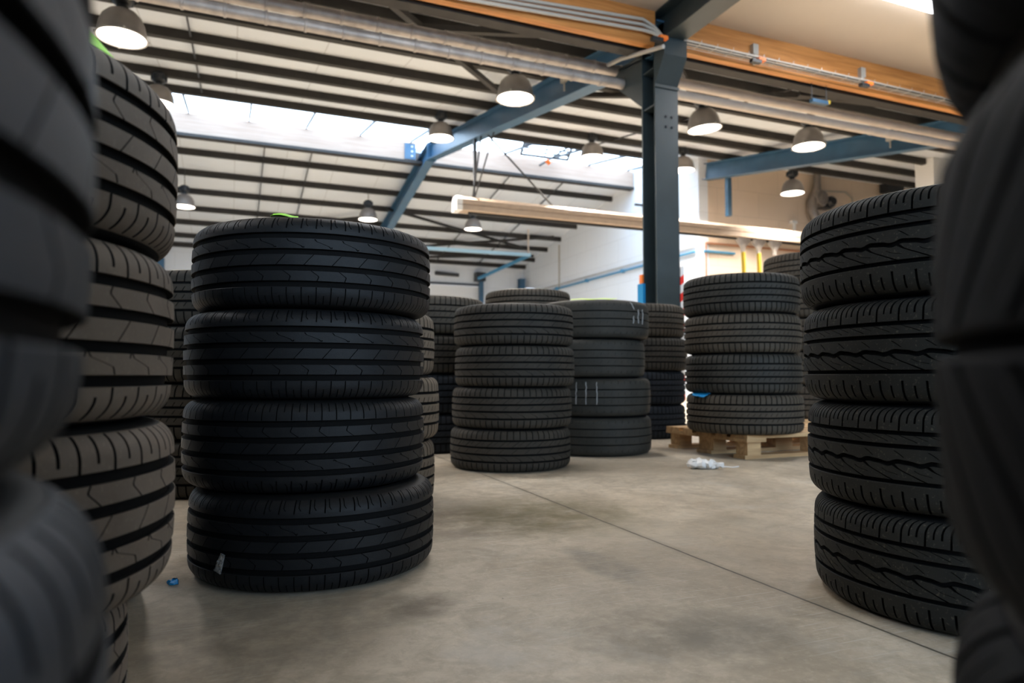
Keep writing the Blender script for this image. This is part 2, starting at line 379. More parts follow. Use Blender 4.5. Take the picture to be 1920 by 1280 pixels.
def pattern(kind, P, w, vT):
    V, F, Mi = [], [], []
    g = 0.0068                                       # half width of a main groove
    def R_(lo, hi, n, cuts, drop=(True, True), gg=g, **k):
        e0 = lo if callable(lo) else (lo if lo <= -vT + 1e-6 else lo + gg)
        e1 = hi if callable(hi) else (hi if hi >= vT - 1e-6 else hi - gg)
        rib(V, F, Mi, P, e0, e1, n, cuts, drop, **k)
    S = w
    if kind == 'hook':
        A, B, Cc, D = 0.265 * S, 0.09 * S, -0.085 * S, -0.255 * S
        R_(A, vT, 58, [cut(0.25, 0.0017, poly([(0, 0), (0.3, 0), (0.5, 0.03), (1, 0.06)]), 0.22, 1.0, 0.004),
                       cut(0.68, 0.0012, poly([(0, 0.0), (0.35, 0.0), (0.5, -0.12), (1, -0.1)]), 0.36, 1.0, 0.003)])
        R_(B, A, 31, [cut(0.4, 0.0015, poly([(0, 0.62), (0.3, 0.5), (0.72, 0.06), (1, -0.02)]), 0.0, 0.93, 0.004),
                      cut(0.05, 0.0012, lin(0.1), 0.0, 0.2, 0.004)])
        R_(Cc, B, 31, [cut(0.2, 0.0012, lin(0.34), 0.0, 1.0, 0.004)])
        R_(D, Cc, 31, [cut(0.3, 0.0013, poly([(0, 0.2), (0.45, 0.26), (1, -0.02)]), 0.0, 1.0, 0.004)])
        R_(-vT, D, 58, [cut(0.3, 0.0014, lin(0.02), 0.0, 0.96, 0.004), cut(0.8, 0.0011, lin(0.02), 0.0, 0.55, 0.003)])
    elif kind == 'hookworn':
        A, B, Cc, D = 0.265 * S, 0.09 * S, -0.085 * S, -0.255 * S
        R_(A, vT, 44, [cut(0.25, 0.0019, poly([(0, 0), (0.4, 0), (1, 0.1)]), 0.02, 0.92, 0.005),
                       cut(0.75, 0.0021, poly([(0, 0.0), (0.4, 0.0), (1, 0.1)]), 0.25, 0.92, 0.005)], gg=0.0066)
        R_(B, A, 31, [cut(0.4, 0.0012, poly([(0, 0.55), (0.2, 0.5), (0.62, 0.02), (1, -0.02)]), 0.0, 0.97, 0.0045),
                      cut(0.05, 0.0012, lin(0.1), 0.0, 0.2, 0.004)], gg=0.0066)
        R_(Cc, B, 31, [cut(0.2, 0.0011, lin(0.3), 0.0, 1.0, 0.004)], gg=0.0066)
        R_(D, Cc, 31, [cut(0.3, 0.0012, poly([(0, 0.18), (0.35, 0.24), (1, -0.02)]), 0.0, 1.0, 0.004)], gg=0.0066)
        R_(-vT, D, 44, [cut(0.3, 0.0020, lin(0.06), 0.06, 0.8, 0.005), cut(0.8, 0.0020, lin(0.06), 0.06, 1.0, 0.005)], gg=0.0066)
    elif kind == 'leaf':
        A, B, Cc, D = 0.245 * S, 0.125 * S, -0.025 * S, -0.20 * S
        wav = lambda ph, c=Cc: c + 0.0027 * math.sin(34 * ph) + 0.0010 * math.sin(68 * ph + 0.6)
        up = lambda ph: wav(ph) + 0.0046; dn = lambda ph: wav(ph) - 0.0046
        R_(A, vT, 48, [cut(0.15, 0.0020, poly([(0, 0), (0.55, 0.02), (0.8, 0.10), (1, 0.3)]), 0.02, 1.0, 0.005),
                       cut(0.48, 0.0016, poly([(0, 0), (0.55, 0.02), (0.8, 0.10), (1, 0.3)]), 0.3, 1.0, 0.004),
                       cut(0.8, 0.0020, poly([(0, 0), (0.55, 0.02), (0.8, 0.10), (1, 0.3)]), 0.3, 1.0, 0.005)], gg=0.0042)
        R_(B, A, 38, [cut(0.3, 0.0017, poly([(0, 0.5), (0.4, 0.25), (1, -0.25)]), 0.25, 1.0, 0.004),
                      cut(0.8, 0.0013, poly([(0, 0.5), (0.4, 0.25), (1, -0.25)]), 0.5, 1.0, 0.003)], gg=0.0042)
        rib(V, F, Mi, P, up, B - 0.0046, 34, [cut(0.2, 0.0015, lin(-0.5), 0.25, 0.8, 0.0035)], plain=8)
        rib(V, F, Mi, P, D + 0.0042, dn, 34, [cut(0.2, 0.0030, poly([(0, 0.75), (0.3, 0.45), (0.7, -0.05), (1, -0.2)]), 0.0, 1.0, 0.006),
                                             cut(0.72, 0.0014, poly([(0, 0.75), (0.3, 0.45), (0.7, -0.05), (1, -0.2)]), 0.35, 0.75, 0.003)], plain=4)
        R_(-vT, D, 48, [cut(0.25, 0.0023, lin(-0.06), 0.06, 0.78, 0.005), cut(0.75, 0.0019, lin(-0.06), 0.2, 0.62, 0.004)], gg=0.0042)
    elif kind == 'rows':                             # four grooves, plain shoulders, slanted thin sipes
        A, B, Cc, D = 0.25 * S, 0.085 * S, -0.08 * S, -0.25 * S
        R_(A, vT, 62, [cut(0.3, 0.0023, lin(0.05), 0.05, 1.0, 0.004)], gg=0.0048)
        R_(B, A, 31, [cut(0.3, 0.0017, lin(0.5), 0.0, 1.0, 0.003), cut(0.7, 0.0012, lin(0.5), 0.4, 1.0, 0.003)], gg=0.0048)
        R_(Cc, B, 31, [cut(0.2, 0.0014, lin(0.5), 0.1, 0.9, 0.003)], gg=0.0048)
        R_(D, Cc, 31, [cut(0.3, 0.0020, poly([(0, 0.45), (0.4, 0.3), (1, -0.2)]), 0.0, 0.95, 0.004)], gg=0.0048)
        R_(-vT, D, 62, [cut(0.3, 0.0023, lin(0.03), 0.0, 0.95, 0.004)], gg=0.0048)
    elif kind == 'dense':                            # four grooves, closely slotted shoulders
        A, B, Cc, D = 0.24 * S, 0.08 * S, -0.08 * S, -0.24 * S
        R_(A, vT, 66, [cut(0.3, 0.0027, lin(0.1), 0.0, 1.0, 0.005)], gg=0.0050)
        R_(B, A, 66, [cut(0.3, 0.0017, lin(0.5), 0.0, 0.6, 0.003)], gg=0.0050)
        R_(Cc, B, 66, [cut(0.2, 0.0014, lin(0.6), 0.2, 0.8, 0.003)], gg=0.0050)
        R_(D, Cc, 66, [cut(0.3, 0.0017, lin(0.6), 0.4, 1.0, 0.003)], gg=0.0050)
        R_(-vT, D, 66, [cut(0.3, 0.0027, lin(-0.1), 0.0, 1.0, 0.005)], gg=0.0050)
    elif kind == 'smooth':                           # worn nearly flat: thin grooves, faint sipes
        A, Cc, D = 0.20 * S, 0.0, -0.20 * S
        R_(A, vT, 50, [cut(0.3, 0.0010, lin(0.2), 0.45, 0.7, 0.002)], gg=0.003)
        R_(Cc, A, 50, [cut(0.3, 0.0006, lin(0.3), 0.3, 0.7, 0.0015)], gg=0.003)
        R_(D, Cc, 50, [cut(0.3, 0.0006, lin(0.3), 0.3, 0.7, 0.0015)], gg=0.003)
        R_(-vT, D, 50, [cut(0.3, 0.0010, lin(0.2), 0.4, 0.6, 0.002)], gg=0.003)
    elif kind == 'diagonal':                         # directional tread with broad slanted channels
        A = 0.0
        up_ = poly([(0, -0.9), (0.4, 0.0), (0.75, 0.7), (1, 0.95)])
        R_(A, vT, 44, [cut(0.3, 0.0036, up_, 0.03, 1.0, 0.0065), cut(0.8, 0.0009, up_, 0.1, 0.9, 0.004)], gg=0.004)
        dn_ = poly([(0, 0.95), (0.25, 0.7), (0.6, 0.0), (1, -0.9)])
        R_(-vT, A, 44, [cut(0.3, 0.0036, dn_, 0.0, 0.97, 0.0065), cut(0.8, 0.0009, dn_, 0.1, 0.9, 0.004)], gg=0.004)
    return V, F, Mi

def np_mesh(name, V, F, Mi, mats, sharp=38):
    me = bpy.data.meshes.new(name); me.from_pydata(V, [], F)
    for m in mats: me.materials.append(m)
    me.polygons.foreach_set('material_index', Mi)
    me.shade_smooth(); me.set_sharp_from_angle(angle=math.radians(sharp)); me.update(); return me

_geo = {}
def tyre_meshes(kind, R, w, surf, groove, side):
    key = (kind, R, w, surf.name, groove.name, side.name)
    if key in _geo: return _geo[key]
    P, a = tread_profile(R, w)
    rs = 0.036; vT = a + rs * math.radians(58)
    V, F, Mi = pattern(kind, P, w, vT)
    # carcass under the grooves, running a little past the ribs
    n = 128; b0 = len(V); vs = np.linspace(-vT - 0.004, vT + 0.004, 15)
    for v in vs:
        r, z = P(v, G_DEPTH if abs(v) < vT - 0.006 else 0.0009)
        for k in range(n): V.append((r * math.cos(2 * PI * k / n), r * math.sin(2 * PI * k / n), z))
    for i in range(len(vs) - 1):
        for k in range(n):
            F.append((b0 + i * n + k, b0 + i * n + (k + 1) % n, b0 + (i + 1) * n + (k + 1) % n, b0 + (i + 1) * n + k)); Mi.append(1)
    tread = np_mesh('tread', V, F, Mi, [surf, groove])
    # sidewall from the shoulder over the bulge to the bead and back up the inside
    rim = R - 0.118
    out = [P(vT, 0.0005)] + [P(a + rs * math.radians(x), 0.0003) for x in (66, 74, 82)]
    r1, z1 = out[-1]
    h = w / 2
    out += [(r1 - 0.006, h - 0.0008), (r1 - 0.010, h - 0.0002), (r1 - 0.018, h), (r1 - 0.020, h - 0.0012), (r1 - 0.034, h - 0.0022), (r1 - 0.036, h - 0.0010),
            (r1 - 0.040, h - 0.0012), (r1 - 0.042, h - 0.0046), (rim + 0.022, h - 0.010), (rim + 0.020, h - 0.0075), (rim + 0.014, h - 0.009), (rim + 0.004, h - 0.017),
            (rim, h - 0.024), (rim + 0.002, h - 0.036), (rim + 0.018, h - 0.030), (rim + 0.05, h - 0.020), (R - 0.04, h - 0.022), (R - 0.024, h - 0.045), (R - 0.018, 0.0)]
    mb = MB(); mb.lathe(out, 144); sw = mb.mesh('sidewall', side, 40)
    mb = MB(); mb.lathe([(r, -z) for r, z in out], 144); sw2 = mb.mesh('sidewall', side, 40)
    _geo[key] = (tread, sw, sw2)
    return _geo[key]

RB = {}
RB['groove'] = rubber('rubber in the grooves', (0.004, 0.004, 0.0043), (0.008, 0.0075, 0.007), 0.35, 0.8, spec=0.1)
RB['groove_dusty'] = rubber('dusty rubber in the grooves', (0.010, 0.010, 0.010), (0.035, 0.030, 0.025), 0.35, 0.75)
RB['new'] = rubber('clean black rubber', (0.007, 0.0074, 0.0086), (0.0145, 0.015, 0.016), 0.3, 0.50, 0.05, (0.08, 0.075, 0.06))
RB['side'] = rubber('sidewall rubber', (0.006, 0.0063, 0.007), (0.012, 0.0118, 0.0115), 0.35, 0.52)
RB['brown'] = rubber('brown dusted rubber', (0.082, 0.066, 0.054), (0.185, 0.154, 0.127), 0.5, 0.75, 0.25, (0.25, 0.21, 0.16))
RB['gritty'] = rubber('gritty black rubber', (0.013, 0.0132, 0.0125), (0.036, 0.034, 0.029), 0.35, 0.62, 0.6, (0.10, 0.09, 0.066))
RB['greybrown'] = rubber('grey brown worn rubber', (0.019, 0.0172, 0.0145), (0.058, 0.050, 0.040), 0.45, 0.68, 0.3, (0.1,0.09,0.07))
RB['smoothgrey'] = rubber('worn grey rubber', (0.020, 0.0192, 0.0165), (0.054, 0.0495, 0.041), 0.4, 0.62, 0.15, (0.1,0.09,0.07))
RB['tan'] = rubber('tan dusted rubber', (0.09, 0.071, 0.053), (0.19, 0.152, 0.115), 0.5, 0.8)
RB['olive'] = rubber('olive brown dusty rubber', (0.032, 0.027, 0.020), (0.085, 0.070, 0.053), 0.5, 0.7, 0.3, (0.14,0.12,0.09))
RB['coal'] = rubber('coal black rubber', (0.0045, 0.0052, 0.0065), (0.010, 0.0108, 0.0122), 0.4, 0.7, spec=0.12)
RB['bluegrey'] = rubber('blue grey rubber', (0.024, 0.028, 0.035), (0.052, 0.058, 0.068), 0.4, 0.55, spec=0.2)  # paler version of the slate tone, for the nearest left stack
RB['slate'] = rubber('slate black rubber', (0.014, 0.0165, 0.021), (0.030, 0.034, 0.041), 0.4, 0.75, spec=0.1)

def make_tyre(kind, R, w, surf, groove='groove', side='side'):
    t, s1, s2 = tyre_meshes(kind, R, w, RB[surf], RB[groove], RB[side])
    root = empty('car_tyre')
    for nm, me in (('tread', t), ('sidewall', s1), ('sidewall', s2)):
        o = bpy.data.objects.new(nm, me); C.objects.link(o); o.parent = root
    return root
_proto = {}
POS = {3: ['bottom tyre', 'middle tyre', 'top tyre'], 4: ['bottom tyre', 'second tyre from the bottom', 'second tyre from the top', 'top tyre'],
       5: ['bottom tyre', 'second tyre from the bottom', 'middle tyre', 'second tyre from the top', 'top tyre']}
def stack(x, y, kind, R, w, pitch, surf, text, group, n=4, z0=0.0, shifts=None, flips=(), groove='groove', surfs=None, tilt=None, side='side'):
    """tyres piled on x, y; text has {} where the tyre's place in the pile goes; shift = sideways offset in metres seen from the doorway side"""
    res = []
    for i in range(n):
        sf = surfs[i] if surfs else surf
        key = (kind, R, w, sf, groove, side)
        if key not in _proto: _proto[key] = o = make_tyre(kind, R, w, sf, groove, side)
        else: o = copy_tree(_proto[key])
        s = shifts[i] if shifts else (random.uniform(-0.006, 0.006), random.uniform(-0.006, 0.006))
        o.location = (x + s[0] * RGT.x + s[1] * math.sin(YAW), y + s[0] * RGT.y + s[1] * math.cos(YAW), z0 + w / 2 + i * pitch + 0.0005)
        rz = random.uniform(0, 2 * PI)
        o.rotation_euler = (PI if i in flips else 0, 0, rz)
        tag(o, text.format(POS[n][i]), 'tyre', group)
        res.append(o)
    return res

W1 = 0.2165
# clean black stack beside the open floor
x, y = polar(-16.2, 1.955)
s_main = stack(x, y, 'hook', 0.312, W1, W1, 'new', 'clean black {} in the sharply seen stack with hooked tread', 'tyres in the clean black stack',
               shifts=[(0.022, -0.025), (-0.009, 0), (-0.011, 0.004), (0.006, 0.0)], flips=(1,))
# dusty brown stack at the left edge
x, y = polar(-43.6, 1.125)
s_brown = stack(x, y, 'hookworn', 0.338, W1, W1, 'brown', 'brown dust coated {} in the leaning stack at the left edge', 'tyres in the brown dusty stack',
                shifts=[(-0.050, -0.01), (0.004, -0.0), (-0.003, 0), (-0.003, 0.0)], flips=(0, 1, 2, 3))
# nearest stack in the left corner, out of focus
x, y = polar(-76.6, 0.452)
stack(x, y, 'hookworn', 0.320, 0.225, 0.225, 'bluegrey', 'blurred dark {} of the nearest stack at left', 'tyres in the blurred left stack',
      shifts=[(0.0, 0.0), (0.012, 0.0), (0.0, 0), (0.0, 0)])
# gritty stack on the right
x, y = polar(33.4, 1.86)
s_grit = stack(x, y, 'leaf', 0.335, W1, W1, 'gritty', 'gritty black {} with wavy groove in the stack at right', 'tyres in the gritty right stack',
               shifts=[(0.012, -0.01), (0.006, 0), (0.0, 0), (-0.004, 0)])
# nearest stack at the right edge, out of focus
x, y = polar(73.7, 0.466)
stack(x, y, 'diagonal', 0.315, 0.200, 0.200, 'coal', 'blurred black {} of the nearest stack at right', 'tyres in the blurred right stack', n=5,
      shifts=[(0.0, 0.0), (0.004, 0.0), (0.003, 0), (0.004, 0), (0, 0)])
# centre stack across the floor
x, y = polar(bearing(963), 3.80)
s_mid = stack(x, y, 'rows', 0.330, W1, W1, 'greybrown', 'worn {} of the stack standing alone mid floor before the others', 'tyres in the middle stack',
              shifts=[(-0.018, 0), (-0.010, 0.01), (0.006, 0), (0.0, 0)])
# smooth worn stack right behind it
x, y = polar(bearing(1112), 4.54)
s_smooth = stack(x, y, 'smooth', 0.358, 0.240, 0.240, 'smoothgrey', 'bald grey {} in the stack marked with chalk strokes', 'tyres in the chalk marked stack',
                 shifts=[(0.014, 0), (0.010, 0), (-0.024, 0), (0.004, 0)])
# brown slotted stack in front of the column
x, y = polar(bearing(1197), 5.78)
stack(x, y, 'dense', 0.375, 0.265, 0.265, 'greybrown', 'dark brown {} by the steel column foot', 'tyres in the stack at the column',
      shifts=[(0.0, 0), (0.0, 0), (0.02, 0), (0.0, 0)], surfs=['slate', 'slate', 'greybrown', 'olive'])
# stack half hidden right of the clean black one
x, y = polar(bearing(806), 4.72)
stack(x, y, 'dense', 0.370, 0.252, 0.252, 'olive', 'olive {} in the stack between clean black and middle stacks', 'tyres in the olive stack',
      surfs=['slate', 'slate', 'greybrown', 'olive'])
# tall stack behind the middle one
x, y = polar(bearing(989), 5.28)
s_tall = stack(x, y, 'dense', 0.330, 0.2265, 0.2265, 'olive', 'brown {} in the stack straight behind the middle stack', 'tyres in the stack behind the middle', n=5)
# tan stack peeking out behind the clean black one
x, y = polar(bearing(660), 2.80)
stack(x, y, 'dense', 0.335, 0.245, 0.245, 'tan', 'tan dusted {} peeking out behind the clean black stack', 'tyres in the tan stack',
      n=3, shifts=[(-0.006, 0), (0.010, 0), (-0.010, 0)])
# dark stack between the brown and the clean black one
x, y = polar(bearing(408), 3.34)
stack(x, y, 'dense', 0.345, 0.231, 0.231, 'greybrown', 'dark grey {} in the shaded stack behind brown and black stacks', 'tyres in the shaded stack')
# dark stack hidden behind the brown one
x, y = polar(-38.2, 1.83)
stack(x, y, 'rows', 0.330, 0.2200, 0.2200, 'slate', 'black {} in the stack hidden behind the brown dusty stack', 'tyres in the hidden left stack')
# stack on the pallet
PX, PY = polar(bearing(1392), 4.57)
s_pal = stack(PX, PY, 'dense', 0.352, 0.2395, 0.2395, 'olive', 'brown grey {} in the stack standing on the wooden pallet', 'tyres on the front pallet',
              z0=0.145, shifts=[(0.004, 0), (-0.002, 0), (-0.004, 0), (-0.008, 0)], surfs=['olive', 'smoothgrey', 'olive', 'smoothgrey'])
QX, QY = polar(bearing(1523), 6.36)
stack(QX, QY, 'dense', 0.380, 0.272, 0.272, 'olive', 'brown {} of the tall stack behind the pallet stack', 'tyres on the rear pallet', n=5, z0=0.145)

# ------------------------------------------------------------------ pallets
def make_pallet():
    root = empty('wooden_pallet')
    hx, hy = 0.6, 0.4
    for yy, wd in ((-0.3275, 0.145), (0, 0.145), (0.3275, 0.145)):
        MB().box((0, yy, 0.011), (1.2, 0.10 if yy else 0.145, 0.022)).build('bottom_board', M['pallet'], root)
        for xx in (-0.53, 0, 0.53):
            MB().box((xx, yy, 0.022 + 0.039), (0.145 if xx == 0 else 0.10, 0.10 if yy else 0.145, 0.078)).build('block', M['pallet'], root)
    for xx in (-0.53, 0, 0.53): MB().box((xx, 0, 0.111), (0.145, 0.8, 0.022)).build('stringer_board', M['pallet'], root)
    for yy, wd in ((-0.3275, 0.145), (-0.165, 0.10), (0, 0.145), (0.165, 0.10), (0.3275, 0.145)):
        MB().box((0, yy, 0.133), (1.2, wd, 0.022)).build('deck_board', M['pallet'], root)
    return root
c0 = at_z(1402, 862); cL = at_z(1252, 838)
dirL = Vector((cL.x - c0.x, cL.y - c0.y, 0)).normalized()
dirR = Vector((-dirL.y, dirL.x, 0))
if dirR.dot(RGT) < 0: dirR = -dirR
pal = make_pallet()
ctr = c0 + dirL * 0.4 + dirR * 0.6
pal.location = (ctr.x, ctr.y, 0.0); pal.rotation_euler = (0, 0, math.atan2(dirR.y, dirR.x))
tag(pal, 'weathered wooden pallet on the floor under the brown grey tyre stack', 'pallet', 'wooden pallets')
p2 = copy_tree(pal); p2.location = (QX + 0.02, QY + 0.08, 0); p2.rotation_euler = (0, 0, math.atan2(dirR.y, dirR.x))
tag(p2, 'wooden pallet in shade behind the front pallet, under the tall stack', 'pallet', 'wooden pallets')

# ------------------------------------------------------------------ building shell
XL, XR, YB, YF = -8.0, 17.0, -5.0, 22.6
XW, YW = 9.72, 12.57                 # corner of the white gable and the cream wall
YC, XC = 5.82, 4.02                  # column line
def zr1(Y): return 2.74 + 0.174 * Y          # rafter underside, first slope
def zr2(Y): return 7.71 - 0.167 * Y          # rafter underside, second slope
RD = 0.37; PH = 0.13
YRG = 14.5
def struct(o, label, cat=None): return tag(o, label, cat, None, 'structure')
struct(MB().span((XL, YB, -0.2), (XR, YF, 0)).build('floor', M['floor']), 'stained beige polished concrete floor with a long joint', 'floor')
def s1(Y): return zr1(Y) + RD + PH
def s2(Y): return zr2(Y) + RD + PH
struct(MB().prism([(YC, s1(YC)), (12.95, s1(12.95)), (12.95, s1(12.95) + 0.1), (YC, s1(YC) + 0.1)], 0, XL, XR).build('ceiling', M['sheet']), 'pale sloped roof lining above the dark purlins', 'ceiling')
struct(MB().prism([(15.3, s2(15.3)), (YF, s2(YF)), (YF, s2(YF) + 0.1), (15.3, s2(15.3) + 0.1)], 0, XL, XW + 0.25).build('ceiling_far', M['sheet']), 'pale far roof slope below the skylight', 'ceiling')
zb0, zb1 = at_y(1469, 138, YC - 0.12).z, at_y(1469, 78, YC - 0.12).z
NCZ = zb1
struct(MB().span((XL, YB, NCZ), (XR, YC - 0.12, NCZ + 0.1)).build('ceiling_near', M['near_ceiling']), 'cream flat ceiling above the orange timber beam', 'ceiling')
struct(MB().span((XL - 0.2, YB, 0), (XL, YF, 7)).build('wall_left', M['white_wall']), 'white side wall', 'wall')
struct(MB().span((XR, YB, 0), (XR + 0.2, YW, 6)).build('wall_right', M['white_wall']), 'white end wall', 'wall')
# gable with sloped top
gz = lambda Y: (s1(Y) if Y < 14.6 else s2(Y)) + 0.12
g = [(YW, 0), (YF, 0), (YF, s2(YF) + 0.1), (15.4, s2(15.4) + 0.1), (15.3, 5.98), (YW, 5.62)]
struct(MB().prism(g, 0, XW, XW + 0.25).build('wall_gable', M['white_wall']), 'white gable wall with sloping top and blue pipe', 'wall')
struct(MB().span((XW + 0.25, YW, 0), (XR, YW + 0.25, s1(YW) + 0.1)).build('wall_cream', M['beige_wall']), 'cream wall with duct and fan at right', 'wall')
# far wall with a roller door opening
dx0, dx1, dz1 = at_y(560, 520, YF).x, at_y(905, 520, YF).x, at_y(850, 534, YF).z
wf = MB(); zt = s2(YF) + 0.1
wf.span((XL, YF, 0), (dx0, YF + 0.2, zt)); wf.span((dx1, YF, 0), (XW, YF + 0.2, zt)); wf.span((dx0, YF, dz1), (dx1, YF + 0.2, zt))
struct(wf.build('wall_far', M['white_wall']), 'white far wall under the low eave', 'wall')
dr = MB()
for k in range(6): dr.span((dx0, YF + 0.05, dz1 * k / 6 + 0.006), (dx1, YF + 0.1, dz1 * (k + 1) / 6 - 0.006))
d1 = struct(dr.build('door_1', M['white_metal']), 'white sectional door in the far wall', 'door')
MB().bar((dx0, YF - 0.04, dz1 + 0.03), (dx1, YF - 0.04, dz1 + 0.03), 0.06, 0.06).build('door_track', M['dark_steel'], d1)
# back wall behind the camera with an unseen window added as frontal fill light
wx0, wx1, wz0, wz1 = -2.5, 8.5, 1.0, 3.5
wb = MB(); wb.span((XL, YB - 0.2, 0), (wx0, YB, NCZ)); wb.span((wx1, YB - 0.2, 0), (XR, YB, NCZ))
wb.span((wx0, YB - 0.2, 0), (wx1, YB, wz0)); wb.span((wx0, YB - 0.2, wz1), (wx1, YB, NCZ))
struct(wb.build('wall_back', M['white_wall']), 'white wall behind the viewer with an added unseen window', 'wall')
fr = MB()
for k in range(8):
    X = wx0 + (wx1 - wx0) * k / 7; fr.bar((X, YB - 0.08, wz0), (X, YB - 0.08, wz1), 0.06, 0.06, (0, 1, 0))
for z in (wz0 + 0.03, wz1 - 0.03): fr.bar((wx0, YB - 0.08, z), (wx1, YB - 0.08, z), 0.06, 0.06)
w2 = struct(fr.build('window_fill', M['white_metal']), 'long unseen window added behind the viewer for fill light', 'window')
MB().span((wx0, YB - 0.085, wz0), (wx1, YB - 0.079, wz1)).build('pane', M['glass'], w2)

# skylight along the ridge
def zg(Y): return 5.53 + (Y - 12.95) * 0.165
fr = MB(); YS0, YS1 = 12.95, 15.3
bars = [at_y(u, 205 + (u - 332) * 0.12, 14.2).x for u in (216, 332, 458, 575, 687, 793)]
step = (bars[-1] - bars[0]) / 5
X = bars[0] - 6 * step
while X < XW:
    if X > XL: fr.bar((X, YS0, zg(YS0) - 0.03), (X, YS1, zg(YS1) - 0.03), 0.035, 0.05)
    X += step
fr.bar((XL, YS0, zg(YS0)), (XW, YS0, zg(YS0)), 0.05, 0.06)
sky = struct(fr.build('window_1', M['dark_steel']), 'bright ridge skylight with thin glazing bars', 'window')
MB().prism([(YS0, zg(YS0)), (YS1, zg(YS1)), (YS1, zg(YS1) + 0.012), (YS0, zg(YS0) + 0.012)], 0, XL, XW).build('pane', M['glass'], sky)
# open roof vent in the skylight
vent = empty('trim_1'); struct(vent, 'open roof vent frame with bars in the skylight', 'vent')
q = [at_y(985, 262, 13.6), at_y(1075, 268, 13.6), at_y(1064, 300, 14.9), at_y(976, 289, 14.9)]
mb = MB()
for a, b in zip(q, q[1:] + q[:1]): mb.bar(a, b, 0.05, 0.05)
mb.build('vent_frame', M['dark_steel'], vent)
mb = MB()
for k in (0.25, 0.5, 0.75): mb.bar(q[0].lerp(q[3], k), q[1].lerp(q[2], k), 0.03, 0.03)
mb.bar(q[0].lerp(q[1], 0.5), q[3].lerp(q[2], 0.5), 0.02, 0.02)
mb.build('vent_bar', M['dark_steel'], vent)
a, b = at_y(1012, 310, 13.4), at_y(1066, 276, 13.8)
act = empty('vent_actuator', a); tag(act, 'thin vent opener arm with orange motor below the open roof vent', 'actuator')
MB().tube([(0, 0, 0), b - a], 0.022).build('arm', M['dark_steel'], act, 40)
MB().tube([at_y(1024, 300, 13.45) - a, at_y(1031, 307, 13.45) - a], 0.045, 12).build('motor', M['orange'], act, 40)
# pale timber beam below the skylight
WB = MB(); WB.span((4.15, 15.25, 5.44), (XW - 0.02, 15.41, 5.86))
struct(WB.build('beam_pale', M['white_timber']), 'pale timber beam below the skylight, right of the rafter', 'beam')
WB = MB(); WB.span((XL, 15.25, 5.44), (3.86, 15.41, 5.86))
wbo = struct(WB.build('beam_pale_left', M['white_timber']), 'pale timber beam below the skylight, left of the rafter', 'beam')
pl = MB(); pl.box((3.72, 15.235, 5.64), (0.26, 0.02, 0.36)); plo = pl.build('end_plate', M['blue_steel'], wbo)
for k in range(3): MB().tube([(3.76, 15.228, 5.53 + k * 0.11), (3.76, 15.21, 5.53 + k * 0.11)], 0.022, 8).build('bolt', M['silver'], plo)
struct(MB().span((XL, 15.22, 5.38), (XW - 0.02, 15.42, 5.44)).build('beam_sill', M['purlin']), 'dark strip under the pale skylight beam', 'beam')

# purlins
PG = 'dark roof purlins'
def purlin(Y, z, x0, x1, lab):
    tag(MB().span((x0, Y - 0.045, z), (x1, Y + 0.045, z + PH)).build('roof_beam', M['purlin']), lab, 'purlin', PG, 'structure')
for Y in (6.15, 7.3, 8.4, 9.5, 10.6, 11.75, 12.88):
    purlin(Y, zr1(Y) + RD, XL, XR if Y < 12.5 else XW, 'dark timber purlin under the near roof slope')
for Y in (16.4, 17.45, 18.5, 19.6, 20.6, 21.65, 22.45):
    purlin(Y, zr2(Y) + RD, XL, XW, 'dark timber purlin under the far roof slope')
# sag rods and diagonal braces between purlins
def rod(a, b, r, label, mat='purlin', name='brace_bar', cat='brace', group='roof braces'):
    tag(MB().bar(a, b, r * 2, r * 2).build(name, M[mat]), label, cat, group, 'structure')
def P1(X, Y, dz=0.06): return (X, Y, zr1(Y) + RD + dz)
def P2(X, Y, dz=0.06): return (X, Y, zr2(Y) + RD + dz)
for X in (-0.55, 7.0): rod(P1(X, 6.15), P1(X, 12.85), 0.011, 'thin sag rod under the near roof slope', 'dark_steel', 'sag_rod')
for X in (0.6, 1.6, 6.4, 7.9): rod(P2(X, 15.5), P2(X, 22.4), 0.012, 'thin sag rod under the far roof slope', 'dark_steel', 'sag_rod')
rod(P1(1.1, 6.3, -0.03), P1(3.6, 9.3, -0.03), 0.035, 'diagonal roof brace left of the rafter')
rod(P1(0.2, 8.0, -0.03), P1(3.7, 6.4, -0.03), 0.035, 'crossing roof brace left of the rafter')
rod(P1(4.4, 6.2, -0.03), P1(7.3, 9.2, -0.03), 0.035, 'diagonal roof brace right of the column')
rod(P1(4.3, 9.0, -0.03), P1(7.6, 6.6, -0.03), 0.035, 'crossing roof brace right of the column')
rod(P1(7.0, 6.9, -0.03), P1(10.3, 6.3, -0.03), 0.035, 'roof brace under the orange beam at right')
rod(P1(-1.9, 8.3, -0.03), P1(0.6, 7.2, -0.03), 0.035, 'roof brace beside the big hanging lamp at left')
for a, b in (((3.8, 18.2), (8.9, 20.4)), ((4.0, 21.5), (9.3, 19.2)), ((5.5, 21.9), (9.4, 21.0)), ((0.0, 20.8), (3.6, 18.8))):
    rod(P2(a[0], a[1], -0.03), P2(b[0], b[1], -0.03), 0.035, 'diagonal brace under the far roof slope')

